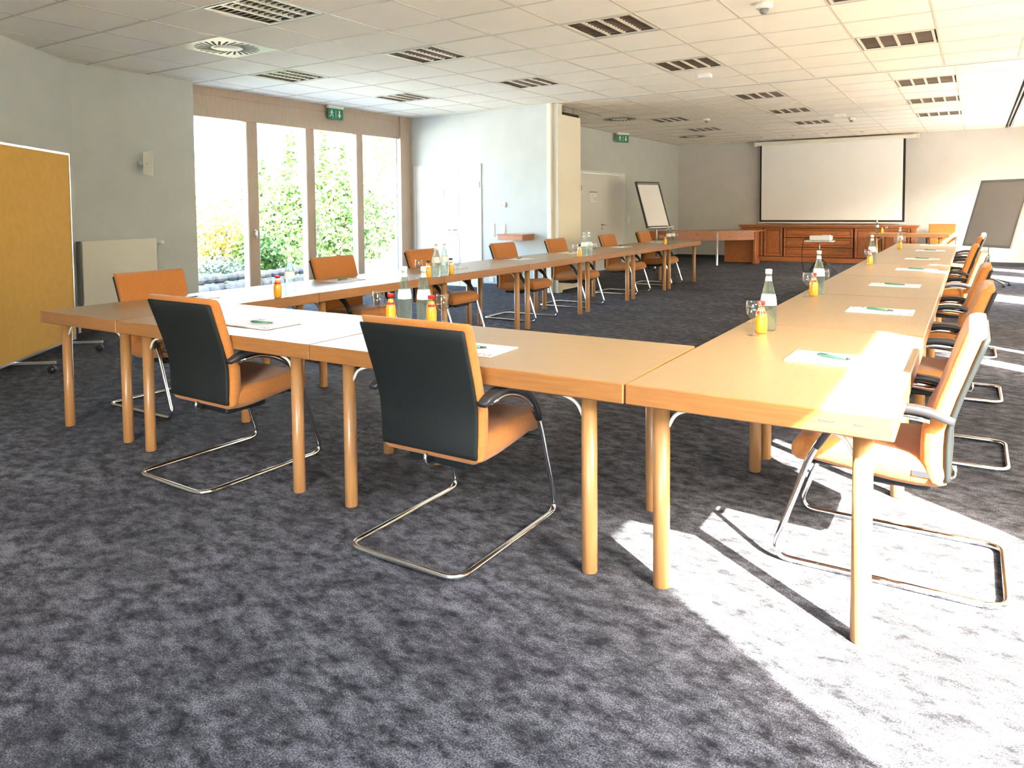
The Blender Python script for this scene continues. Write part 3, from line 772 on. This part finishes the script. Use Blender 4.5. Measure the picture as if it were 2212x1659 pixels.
PC.place((4.32, 16.98, 0), PI, 'amber chair behind the cross table beside the cabinet, facing the room', 'chair', G_)

# ------------------------------------------------------------------ things on the tables
def make_bottle():
    t = empty('water_bottle')
    b = MB(); b.lathe([(.030, 0), (.036, .006), (.0385, .03), (.039, .10), (.0395, .125), (.038, .145), (.034, .17), (.026, .205), (.018, .24), (.0135, .262), (.0125, .285), (.0145, .287), (.0145, .296)], 24)
    b.build('glass_body', M['bottle'], t)
    b = MB(); b.lathe([(.0392, .128), (.0383, .148), (.0345, .172), (.0322, .182)], 24, caps=False); b.build('paper_label', M['label'], t)
    b = MB(); b.lathe([(.0170, .248), (.0150, .262), (.0142, .270)], 20, caps=False); b.build('neck_label', M['label'], t)
    b = MB(); b.lathe([(.0158, .283), (.0162, .30), (.0155, .305), (.010, .3065)], 20); b.build('cap', M['white'], t)
    b = MB()
    for k in range(10):       # ring emblem of the label, curved round the bottle, facing local -y
        a = 2*PI*k/10; b.lathe([(.0022, 0), (.0022, .0008)], 6, smooth=False)
        for i in range(len(b.v)-12, len(b.v)):
            v = b.v[i]; xx = .009*math.cos(a) + v[0]; zz = .155 + .009*math.sin(a) + v[1]; rad_ = .0393 - .22*(zz-.148) + .001 + v[2]
            th = xx/.0375; b.v[i] = (rad_*math.sin(th), -rad_*math.cos(th), zz)
    b.build('label_emblem', M['redp'], t)
    return t
def make_juice(cap):
    t = empty('juice_bottle')
    b = MB(); b.lathe([(.024, .001), (.0275, .006), (.0285, .03), (.0285, .075), (.026, .09), (.019, .108), (.0155, .118), (.0155, .124)], 20); b.build('juice_body', M['juice'], t)
    b = MB(); b.lathe([(.0157, .124), (.015, .142)], 20, caps=False); b.build('glass_neck', M['goblet'], t)
    b = MB(); b.lathe([(.018, .138), (.0185, .152), (.017, .156), (.01, .157)], 20); b.build('cap', M[cap], t)
    b = MB(); b.lathe([(.0248, .096), (.0205, .108)], 20, caps=False); b.build('neck_label', M['red'] if cap == 'red' else M['label'], t)
    return t
def make_goblet():
    t = empty('wine_glass')
    b = MB(); b.lathe([(.030, 0), (.030, .002), (.008, .006), (.0045, .012), (.004, .07), (.009, .078), (.024, .088), (.034, .105), (.0365, .125), (.034, .150), (.031, .165),
                       (.0302, .165), (.033, .150), (.0354, .125), (.033, .106), (.023, .0895), (.004, .0805)], 24, caps=True)
    b.build('glass', M['goblet'], t); return t
PB = Proto(make_bottle()); PJ = Proto(make_juice('red')); PJD = Proto(make_juice('darkcap')); PG = Proto(make_goblet())
Z = T + .0004; cam_az = lambda x, y: math.atan2(y + 2.33, x - 4.94) + PI/2
def place_set(where, bottles, juices, glasses, dark=False):
    G1, G2, G3 = 'mineral water bottles on the tables', 'small juice bottles on the tables', 'stemmed glasses on the tables'
    for i, (x, y) in enumerate(bottles):
        s_ = '' if len(bottles) == 1 else ('left of two, ' if i == 0 else 'right of two, ')
        PB.place((x, y, Z), cam_az(x, y) + .15, f'mineral water bottle {s_}{where}', 'bottle', G1)
    for i, (x, y) in enumerate(juices):
        s_ = '' if len(juices) == 1 else ('left one ' if i == 0 else 'right one ')
        (PJD if dark else PJ).place((x, y, Z), 0, f'orange juice bottle, {"dark" if dark else "red"} cap, {s_}{where}', 'bottle', G2)
    for i, (x, y) in enumerate(glasses):
        s_ = '' if len(glasses) == 1 else ('left one ' if i == 0 else 'right one ')
        PG.place((x, y, Z), 0, f'empty stemmed glass {s_}{where}', 'glass', G3)
place_set('behind the nearest chair', [(2.315, .80), (2.425, .83)], [(2.245, .765), (2.50, .80)], [(2.175, .745), (2.575, .80)])
place_set('on the left table before the garden window', [(.80, 1.33)], [(.775, 1.24)], [(.79, 1.13)])
place_set('on the left row before the white door', [(.80, 3.06), (.80, 3.19)], [(.795, 2.95), (.79, 3.30)], [(.745, 2.88), (.80, 3.39)], True)
place_set('on the left row before the column', [(.755, 6.22), (.755, 6.37)], [(.74, 6.12)], [(.74, 6.0), (.77, 6.50)], True)
place_set('at the far end of the left row', [(.65, 9.62), (.66, 9.80)], [(.64, 9.48)], [(.62, 9.36), (.67, 9.95)])
place_set('on the inner edge of the nearest right table', [(4.085, 1.475)], [(4.072, 1.385)], [(4.056, 1.30)])
place_set('on the right row, second group from near end', [(4.03, 3.22)], [(4.015, 3.12)], [(3.995, 3.02), (4.035, 3.40)])
place_set('on the right row, third group from near end', [(4.03, 6.40)], [(4.025, 6.26)], [(4.02, 6.12), (4.035, 6.55)])
place_set('on the right row, farthest group', [(4.04, 9.72)], [(4.05, 9.58)], [(4.02, 9.45), (4.07, 9.86)])
place_set('on the cross table by the cabinet', [(3.10, 16.25)], [(3.20, 16.25)], [(3.29, 16.25)])

def make_pad():
    t = empty('notepad')
    b = MB(); b.box(-.17, .17, -.12, .12, .0008, .0055); b.build('sheets', M['paper'], t)
    b = MB(); b.box(-.17, .17, -.12, .12, 0, .0008); b.build('card_back', M['darkcap'], t)
    for sx, sy in ((-1, 1), (1, -1)):
        b = MB()
        for i in range(4):
            for j in range(2):
                if (i + j) % 3 == 2: continue
                x, y = sx*(.155 - .017*i), sy*(.105 - .016*j); b.box(x-.005, x+.005, y-.005, y+.005, .0055, .0059)
        b.build('printed_mark', M['redp'], t)
    return t
def make_pen():
    t = empty('ballpoint_pen')
    b = MB(); b.tube([(-.07, 0, .0065), (.045, 0, .0065)], .0062, 10); b.build('barrel', M['pen'], t)
    b = MB(); b.tube([(.045, 0, .0065), (.06, 0, .0065), (.072, 0, .0065)], .0045, 8); b.tube([(-.078, 0, .0065), (-.07, 0, .0065)], .004, 8); b.build('tip', M['penw'], t)
    b = MB(); b.box(-.065, -.03, -.002, .002, .0125, .0145); b.build('clip', M['pen'], t)
    return t
PP = Proto(make_pad()); PE = Proto(make_pen())
def pad(x, y, rz, where, pen=True, pr=.35):
    PP.place((x, y, Z), rz, 'white notepad ' + where, 'notepad', 'white notepads at the seats')
    if pen: PE.place((x, y, Z + .006), rz + pr, 'green ballpoint pen on the notepad ' + where, 'pen', 'green pens on the notepads')
pad(1.70, .335, .02, 'on the front row left of the nearest chair', pr=.12)
pad(3.09, .32, .03, 'on the front table, half hidden by the nearest chair', pr=.2)
for i, (y, w_) in enumerate(((.87, 'on the nearest right table'), (2.48, 'on the second table of the right row'), (4.09, 'on the third table of the right row'),
        (5.75, 'at the sun streak of the right row'), (7.39, 'on the fifth table of the right row'), (9.2, 'on the sixth table of the right row'), (10.85, 'at the far end of the right row'))):
    pad((4.48, 4.485, 4.43, 4.48, 4.44, 4.44, 4.40)[i], y, 0.0 if i else -.02, w_, pr=-.35)
for i, (y, w_) in enumerate(((.86, 'on the corner table beside the left chair'), (2.38, 'on the left row before the garden window'), (3.86, 'on the left row before the white door'), (5.40, 'on the left row before the wooden shelf'),
        (6.85, 'on the left row before the white wall post'), (8.52, 'on the left row before the second door'), (10.22, 'at the far end of the left row'))):
    pad((.30, .29, .36, .28, .24, .27, .20)[i], y, PI/2, w_, pr=.2)

# ------------------------------------------------------------------ far end: screen, cabinet, desk, flip charts, projector
t = empty('projection_screen', (1.93, 17.33, 0)); tag(t, 'large white projection screen with black border pulled down on the back wall', 'projection screen')
b = MB(); b.box(-1.63, 1.63, -.004, .0, .975, 2.93); b.build('black_border', M['black'], t)
b = MB(); b.box(-1.59, 1.58, -.007, -.004, 1.02, 2.93); b.build('screen_cloth', M['screen'], t)
b = MB(); b.cbox(-1.74, 1.87, -.06, .09, 2.91, 3.0, .01); b.build('roller_case', M['cream'], t)
b = MB(); b.box(-1.66, 1.66, -.012, .012, .94, .975); b.build('bottom_bar', M['white'], t)
b = MB(); b.cbox(1.87, 1.90, -.07, .10, 2.90, 3.01, .006); b.cbox(-1.77, -1.74, -.07, .10, 2.90, 3.01, .006)
for x in (-1.5, 1.6): b.box(x-.02, x+.02, .0, .04, 3.0, H - .012)
b.build('end_cap', M['cream'], t)

# cabinet
x0, x1, yF, yB = -.10, 3.86, 16.97, 17.28
t = empty('cabinet', ((x0+x1)/2, (yF+yB)/2, 0)); tag(t, 'long reddish pine cabinet with doors and drawers under the projection screen', 'cabinet')
ox, oy = (x0+x1)/2, (yF+yB)/2; hx, hy = (x1-x0)/2, (yB-yF)/2
b = MB(); b.box(-hx+.05, hx-.05, -hy+.022, hy, .10, .86); b.build('body', M['cherryd'], t)
b = MB(); b.cbox(-hx+.02, hx-.02, -hy-.045, hy, 0, .115, .006); b.build('plinth', M['cherry'], t)
b = MB(); b.cbox(-hx-.02, hx+.02, -hy-.07, hy+.0, .87, .912, .008); b.box(-hx+.01, hx-.01, -hy-.05, hy, .84, .87); b.build('cabinet_top', M['cherry'], t)
def panel(name, a, c_, z0, z1, mat, knobs=1, knob_at='mid'):
    b = MB(); yf_ = -hy
    b.cbox(a, c_, yf_-.004, yf_+.02, z0, z1, .004)
    e = .05 if z1-z0 > .3 else .035
    for q in ((a, a+e, z0, z1), (c_-e, c_, z0, z1), (a+e, c_-e, z0, z0+e), (a+e, c_-e, z1-e, z1)): b.cbox(q[0], q[1], yf_-.030, yf_-.004, q[2], q[3], .007)
    b.cbox(a+e+.02, c_-e-.02, yf_-.022, yf_-.004, z0+e+.015, z1-e-.015, .014)
    o = b.build(name, mat, t)
    w_ = c_-a
    ks = [a + w_*.5] if knobs == 1 else [a + w_*.22, a + w_*.78]
    if knob_at == 'right': ks = [c_ - .03]
    if knob_at == 'left': ks = [a + .03]
    for kx in ks:
        b = MB(); b.lathe([(.006, 0), (.006, .008), (.013, .014), (.012, .022), (.004, .026)], 12); b.v = [(v[0]+kx, yf_-.028-v[2], v[1] + (z0+z1)/2 + (.18 if z1-z0 > .3 else 0)) for v in b.v]
        b.build('knob', M['cherry'], o)
# fluted corner posts, doors, three drawers, doors
def post(a, c_):
    b = MB(); b.box(a, c_, -hy-.03, -hy+.02, .115, .84); n_ = 4
    for k in range(n_): xx = a + (c_-a)*(k+.5)/n_; b.tube([(xx, -hy-.034, .16), (xx, -hy-.034, .80)], .010, 8)
    b.build('corner_post', M['cherryv'], t)
post(-hx+.03, -hx+.14); post(hx-.14, hx-.03)
X = lambda w: w - ox
panel('door', X(.06), X(.46), .13, .83, M['cherryv'], 1, 'right')
panel('door', X(.49), X(.93), .13, .83, M['cherryv'], 1, 'left')
for k in range(3): panel('drawer', X(.97), X(2.52), .13 + k*.237, .35 + k*.237, M['cherry'], 2)
panel('door', X(2.56), X(3.10), .13, .83, M['cherryv'], 1, 'right')
panel('door', X(3.13), X(3.70), .13, .83, M['cherryv'], 1, 'left')

# curved desk
t = empty('curved_desk', (0, 15.6, 0)); tag(t, 'reddish pine desk with curved front apron and chrome leg at the far left', 'desk')
P0, P1 = Vector((.60, 15.84)), Vector((-1.70, 14.65)); ZD = .80
arc = []
for k in range(17):
    s_ = k/16; p = P0*(1-s_) + P1*s_; nn = Vector((P1.y-P0.y, -(P1.x-P0.x))).normalized()
    if nn.y > 0: nn = -nn
    arc.append(p + nn*.30*math.sin(PI*s_)**.9*(1-.25*s_))
back = [Vector((.60, 16.55)), Vector((-.9, 16.3)), Vector((-1.82, 15.4))][::-1]
def slab(pts, z0, z1, name, mat, par):
    b = MB(); n = len(pts); pts = [(p.x, p.y - 15.6) for p in pts]
    b.add([(x, y, z0) for x, y in pts] + [(x, y, z1) for x, y in pts], [tuple(range(n-1, -1, -1)), tuple(range(n, 2*n))] + [(i, (i+1) % n, n+(i+1) % n, n+i) for i in range(n)])
    return b.build(name, mat, par)
slab(arc + back, ZD-.035, ZD, 'desktop', M['cherry'], t)
ins = [p + Vector((-.03 if i < 8 else .0, .05)) for i, p in enumerate(arc)]
b = MB()
for i in range(16):
    a, c_ = ins[i], ins[i+1]
    b.add([(a.x, a.y-15.6, ZD-.225), (c_.x, c_.y-15.6, ZD-.225), (c_.x, c_.y-15.6, ZD-.035), (a.x, a.y-15.6, ZD-.035),
           (a.x, a.y-15.58, ZD-.225), (c_.x, c_.y-15.58, ZD-.225), (c_.x, c_.y-15.58, ZD-.035), (a.x, a.y-15.58, ZD-.035)], [(0,1,2,3),(5,4,7,6),(1,0,4,5),(3,2,6,7),(0,3,7,4),(1,5,6,2)])
b.build('apron', M['cherry'], t)
b = MB(); b.box(-.22, .50, .42, .45, .02, ZD-.035); b.build('end_panel', M['cherryv'], t)
b = MB(); b.cbox(.50, .565, .24, .52, 0, ZD-.035, .01); b.cbox(.49, .59, .22, .54, 0, .10, .01); b.build('side_post', M['cherryv'], t)
b = MB(); b.lathe([(.03, 0), (.028, .01), (.028, ZD-.035)], 16, c=(-.08, -.70, 0)); b.build('leg', M['chrome'], t)
b = MB(); b.lathe([(.03, 0), (.028, .01), (.028, ZD-.035)], 16, c=(-1.45, -.75, 0)); b.build('leg', M['chrome'], t)

# flip chart (left) and grey display board (right)
def easel(name, label, cat, base, naz, w, z0, z1, lean, mboard, mframe, paper):
    """naz = azimuth of the facing normal; board leans back"""
    n_ = Vector((math.cos(naz), math.sin(naz), 0)); s_ = Vector((-n_.y, n_.x, 0)); h = z1 - z0
    up = (Vector((0, 0, 1))*h - n_*lean).normalized(); hh = math.sqrt(h*h + lean*lean); nn = s_.cross(up)
    if nn.dot(n_) < 0: nn = -nn
    t = empty(name, base); tag(t, label, cat)
    def bx(nm, a0, a1, u0, u1, d0, d1, m, par=None):
        b = MB(); vs = [Vector((0, 0, z0)) + s_*a + up*u + nn*d_ for d_ in (d0, d1) for u in (u0, u1) for a in (a0, a1)]
        b.add(vs, [(0,2,3,1),(4,5,7,6),(0,1,5,4),(2,6,7,3),(0,4,6,2),(1,3,7,5)]); return b.build(nm, m, par or t)
    bx('board', -w/2, w/2, 0, hh, -.012, .006, mboard)
    b = MB()
    for a0, a1, u0, u1 in ((-w/2-.012, -w/2+.022, -.01, hh+.01), (w/2-.022, w/2+.012, -.01, hh+.01), (-w/2+.022, w/2-.022, -.01, .03), (-w/2+.022, w/2-.022, hh-.03, hh+.01)):
        vs = [Vector((0, 0, z0)) + s_*a + up*u + nn*d_ for d_ in (-.018, .014) for u in (u0, u1) for a in (a0, a1)]
        b.add(vs, [(0,2,3,1),(4,5,7,6),(0,1,5,4),(2,6,7,3),(0,4,6,2),(1,3,7,5)])
    b.build('frame', mframe, t)
    if paper:
        bx('paper_block', -w/2+.05, w/2-.05, .06, hh-.05, .006, .014, M['flip'])
        bx('clamp_bar', -w/2+.03, w/2-.03, hh-.06, hh-.02, .012, .026, M['grey'])
        bx('pen_tray', -w/2, w/2, -.035, -.01, -.01, .07, M['alu'])
    b = MB(); c = -n_*.06; top = Vector((0, 0, z0)) + up*.35 - nn*.03
    b.tube([Vector((c.x, c.y, .10)), Vector((c.x, c.y, z0-.05)), top], .02, 10); b.build('column', M['steel'], t)
    for k in range(5):
        a = naz + .3 + 2*PI*k/5; e = Vector((math.cos(a)*.32, math.sin(a)*.32, .055))
        b = MB(); b.tube([Vector((c.x, c.y, .12)), Vector((c.x, c.y, .09)) + e*.4, Vector((c.x, c.y, 0)) + e], .016, 8); lg = b.build('leg', M['alu'] if paper else M['steel'], t)
        b = MB(); p = Vector((c.x, c.y, 0)) + e; b.tube([(p.x-.018, p.y, .026), (p.x+.018, p.y, .026)], .026, 12); b.build('castor', M['rubber'], lg)
    return t
easel('flip_chart', 'flip chart with blank white pad on a wheeled stand before the far wall', 'flip chart', (-.86, 13.2, 0), math.atan2(-.36, .93), .72, .93, 1.92, .34, M['white'], M['baseb'], True)
easel('display_board', 'grey tilted display board with dark frame on a wheeled stand at the right', 'board', (5.10, 12.6, 0), math.atan2(-.66, -.75), .98, .66, 1.77, .34, M['boardg'], M['frameg'], False)

# projector on its stand, cable
t = empty('projector_stand', (2.24, 14.2, 0)); tag(t, 'small projector stand with grey tray on a single pole and spread feet', 'projector stand')
b = MB(); b.cbox(-.27, .27, -.18, .18, .63, .648, .004); b.build('tray', M['white'], t)
b = MB(); b.tube([(0, 0, .08), (0, 0, .40)], .022, 12); b.tube([(0, 0, .38), (0, 0, .63)], .015, 12); b.build('pole', M['alu'], t)
for k in range(3):
    a = .2 + 2*PI*k/3; b = MB(); b.tube([(0, 0, .30), (.33*math.cos(a), .33*math.sin(a), .012)], .010, 8); b.tube([(0, 0, .10), (.16*math.cos(a), .16*math.sin(a), .15)], .006, 8); b.build('foot', M['rubber'], t)
t = empty('projector', (2.27, 14.2, .648)); tag(t, 'white projector standing on the tray of the small stand', 'projector')
b = MB(); b.cbox(-.20, .20, -.15, .15, .012, .105, .01); b.build('case', M['white'], t)
b = MB(); b.lathe([(.035, 0), (.035, .03), (.03, .03), (.03, .01)], 18); b.v = [(v[0]-.08, .15+v[2], v[1]+.06) for v in b.v]; b.build('lens', M['dark'], t)
b = MB(); b.cbox(.02, .17, -.08, .10, .105, .12, .004); b.build('top_cover', M['cream'], t)
for x in (-.15, .15): b = MB(); b.lathe([(.015, 0), (.015, .013)], 10, c=(x, -.1, 0)); b.lathe([(.015, 0), (.015, .013)], 10, c=(x, .1, 0)); b.build('foot', M['grey'], t)
b = MB(); b.tube(fillet([(2.06, 14.18, .70), (1.93, 14.2, .68), (1.86, 14.4, .30), (1.80, 14.9, .008), (1.9, 14.5, .008), (2.0, 14.1, .008), (2.4, 13.95, .008), (2.62, 14.0, .008)], .15), .006, 6)
o = b.build('power_cable', M['rubber']); tag(o, 'thin black cable hanging from the projector to the carpet', 'cable')

# ------------------------------------------------------------------ the garden outside
b = MB(); b.box(-60, -4.06, -30, 60, -.3, -.06); struct(b.build('ground_outside', M['gravel']))
b = MB(); b.box(6.92, 60, -60, 60, -.3, -.06); b.box(-4.06, 6.92, -60, -5.62, -.3, -.06); struct(b.build('ground_terrace', M['gravel']))
t = empty('sky_block_hedge', (13.5, 8, -.06)); tag(t, 'added unseen hedge outside the right hand windows, blocking low sky light', 'hedge')  # unseen hedge added to hold back low sky light from the right
b = MB()
for k in range(24):
    y = -22 + 2*k; b.loft([[(u + .1*math.sin(k + i), y + v, z) for i, (u, v) in enumerate(rrect(.9*e, 1.08, .3, 3))] for z, e in ((0, .9), (1.5, 1.05), (3.2, .98), (4.3 + .2*math.sin(k*1.7), .75))])
b.build('foliage', M['leafd'], t)
def foliage(cx_, cy_, cz_, rx, ry, rz_, n, size, peaks=()):
    b = MB()
    for i in range(n):
        u = random.gauss(0, 1); v = random.gauss(0, 1); w = random.gauss(0, 1); l = math.sqrt(u*u+v*v+w*w) or 1
        r_ = random.random()**.35
        if peaks and random.random() < .35:
            pk = random.choice(peaks); q_ = random.random(); x = pk[0] + random.gauss(0, .16)*(1.15-q_); y = pk[1] + random.gauss(0, .16)*(1.15-q_); z = pk[2]*q_
        else:
            k = 1 + .22*math.sin(5*math.atan2(v, u) + 3*w)
            x, y, z = cx_ + u/l*rx*r_*k, cy_ + v/l*ry*r_*k, cz_ + w/l*rz_*r_*k
        if z < 0: z = -z*.3
        a, e = random.uniform(0, 2*PI), random.uniform(-1, 1); s_ = size*random.uniform(.6, 1.3)
        p = Vector((x, y, z)); ax = Vector((math.cos(a)*math.cos(e), math.sin(a)*math.cos(e), math.sin(e))); bx_ = ax.cross(Vector((random.uniform(-1, 1), random.uniform(-1, 1), random.uniform(-1, 1)))).normalized()
        b.add([p - ax*s_, p + bx_*s_*.5, p + ax*s_, p - bx_*s_*.5], [(0, 1, 2, 3)])
    return b
def shrub(name, x, y, r, h, n, size, mat, label, cat, group, peaks=(), trunk=.04):
    t = empty(name, (x, y, -.06)); tag(t, label, cat, group)
    foliage(0, 0, h*.5, r, r, h*.52, n, size, peaks).build('foliage', mat, t)
    b = MB()
    for k in range(5):
        a = 2*PI*k/5; b.tube([(0, 0, 0), (.3*r*math.cos(a), .3*r*math.sin(a), h*.4), (.55*r*math.cos(a+.4), .55*r*math.sin(a+.4), h*.75)], trunk, 6)
    b.build('stems', M['bark'], t)
    return t
GG = 'shrubs in the garden'
shrub('garden_shrub', -9.2, 10.0, 1.05, 2.45, 5200, .085, M['leafg'], 'tall green shrub with upright tips behind the second and third panes', 'shrub', GG, [(-.35, -.3, 2.7), (.1, .1, 3.3), (-.1, .45, 3.4)])
shrub('garden_shrub', -9.4, 12.0, 1.35, 2.9, 6500, .085, M['leafg'], 'broad green leafy shrub behind the third and fourth panes', 'shrub', GG, [(.1, -.5, 3.6), (0, .3, 3.3)])
shrub('garden_shrub', -9.9, 13.9, .95, 1.9, 2600, .085, M['leafg'], 'lower green shrub at the right edge of the garden view', 'shrub', GG)
shrub('garden_shrub', -8.1, 7.2, .85, 1.75, 3000, .06, M['leafy'], 'yellow flowering bush behind the leftmost pane', 'shrub', GG, trunk=.015)
shrub('garden_shrub', -7.1, 7.55, .5, .95, 1700, .06, M['leafg'], 'small green bush beside the first window post, above the stones', 'shrub', GG, trunk=.015)
shrub('garden_shrub', -7.0, 6.35, .62, .55, 2200, .04, M['leafs'], 'low silvery lavender bush above the stone edge', 'shrub', GG, trunk=.01)
t = empty('garden_tree', (-12.4, 17.9, -.06)); tag(t, 'light green tree top at the upper right of the garden view', 'tree')
foliage(0, 0, 3.6, 1.3, 1.5, 1.3, 3200, .10).build('foliage', M['leafy'], t)
b = MB(); b.tube([(0, 0, 0), (.1, .1, 1.6), (0, .2, 3.8)], .12, 10); b.build('trunk', M['bark'], t)
def rock(x, y, z, r, label):
    b = MB(); loops = []; k1, k2 = random.uniform(0, 6), random.uniform(0, 6)
    for i in range(1, 6):
        ph = PI*i/6 - PI/2
        loops.append([((r*1.25*math.cos(ph))*math.cos(a)*(1+.14*math.sin(3*a+k1)), r*.9*math.cos(ph)*math.sin(a)*(1+.14*math.sin(2*a+k2)), r*.68*math.sin(ph)*(1+.1*math.sin(a+k1))) for a in (2*PI*j/9 for j in range(9))])
    b.loft(loops, True, 0, False); o = b.build('garden_stone', M['stone'], loc=(x, y, z), rz=random.uniform(0, 3)); tag(o, label, 'stone', 'grey stones edging the garden bed'); return o
for k in range(16):
    y = 4.35 + k*.235; rock(-5.95 + random.uniform(-.08, .08), y, .05, random.uniform(.12, .16), 'rough grey stone in the low bed edge outside the garden window')
    if k % 1 == 0: rock(-6.12 + random.uniform(-.06, .06), y + .1, .20, random.uniform(.10, .14), 'rough grey stone in the low bed edge outside the garden window')
b = MB(); b.box(-9.6, -6.25, 3.5, 8.2, -.06, .10); o = b.build('garden_bed', M['grass']); struct(o)
t = empty('white_house', (-24, 17.5, -.06)); tag(t, 'bright white house with one small blue window beyond the garden', 'house')
b = MB(); b.box(-3, 0, -5, 2.6, 0, 7); b.build('wall', M['house'], t)
b = MB(); b.box(-3.4, .4, -5.4, 3.0, 7, 7.3); b.build('roof', M['grey'], t)
fr = MB(); fr.box(0, .04, .05, 1.30, 5.05, 5.75); fr = fr.build('window', M['white'], t)
b = MB(); b.box(.04, .06, .13, 1.22, 5.12, 5.68); b.build('pane', M['sky'], fr)

# ------------------------------------------------------------------ light
SUN_DIR = Vector((-.80, .60, -.704)).normalized()
sd = bpy.data.lights.new('sun', 'SUN'); sd.energy = 31; sd.angle = .0095; sd.color = (1, .93, .82)
so = bpy.data.objects.new('sun', sd); COL.objects.link(so); so.location = (10, -6, 12)
so.rotation_euler = SUN_DIR.to_track_quat('-Z', 'Y').to_euler()
w = bpy.data.worlds.new('sky'); S.world = w; w.use_nodes = True; wt = w.node_tree
bg = wt.nodes['Background']; sk = wt.nodes.new('ShaderNodeTexSky'); sk.sky_type = 'NISHITA'; sk.sun_disc = False
sk.sun_elevation = math.radians(35); sk.sun_rotation = math.radians(127); sk.dust_density = 3.0; sk.air_density = 1.0
wt.links.new(sk.outputs[0], bg.inputs[0]); bg.inputs[1].default_value = 1.55
def portal(name, loc, d, w_, h_):
    l = bpy.data.lights.new(name, 'AREA'); l.shape = 'RECTANGLE'; l.size = w_; l.size_y = h_; l.cycles.is_portal = True
    o = bpy.data.objects.new(name, l); COL.objects.link(o); o.location = loc; o.rotation_euler = Vector(d).to_track_quat('-Z', 'Z').to_euler()
portal('portal_garden', (-4.07, 5.97, 1.5), (1, 0, 0), 4.62, 3.0)
portal('portal_right_near', (XR + .27, -.7, 1.23), (-1, 0, 0), 1.94, 2.46)
portal('portal_right_far', (XR + .27, 9.0, 1.23), (-1, 0, 0), 16.1, 2.46)
portal('portal_rear', (4.7, -5.42, 1.7), (0, 1, 0), 2.2, 1.6)

S.view_settings.view_transform = 'Standard'; S.view_settings.look = 'None'; S.view_settings.gamma = 1
S.view_settings.exposure = 1.85
S.cycles.use_denoising = True
S.cycles.max_bounces = 9; S.cycles.diffuse_bounces = 5; S.cycles.transparent_max_bounces = 16; S.cycles.transmission_bounces = 8
S.cycles.caustics_reflective = False; S.cycles.caustics_refractive = False; S.cycles.sample_clamp_indirect = 8
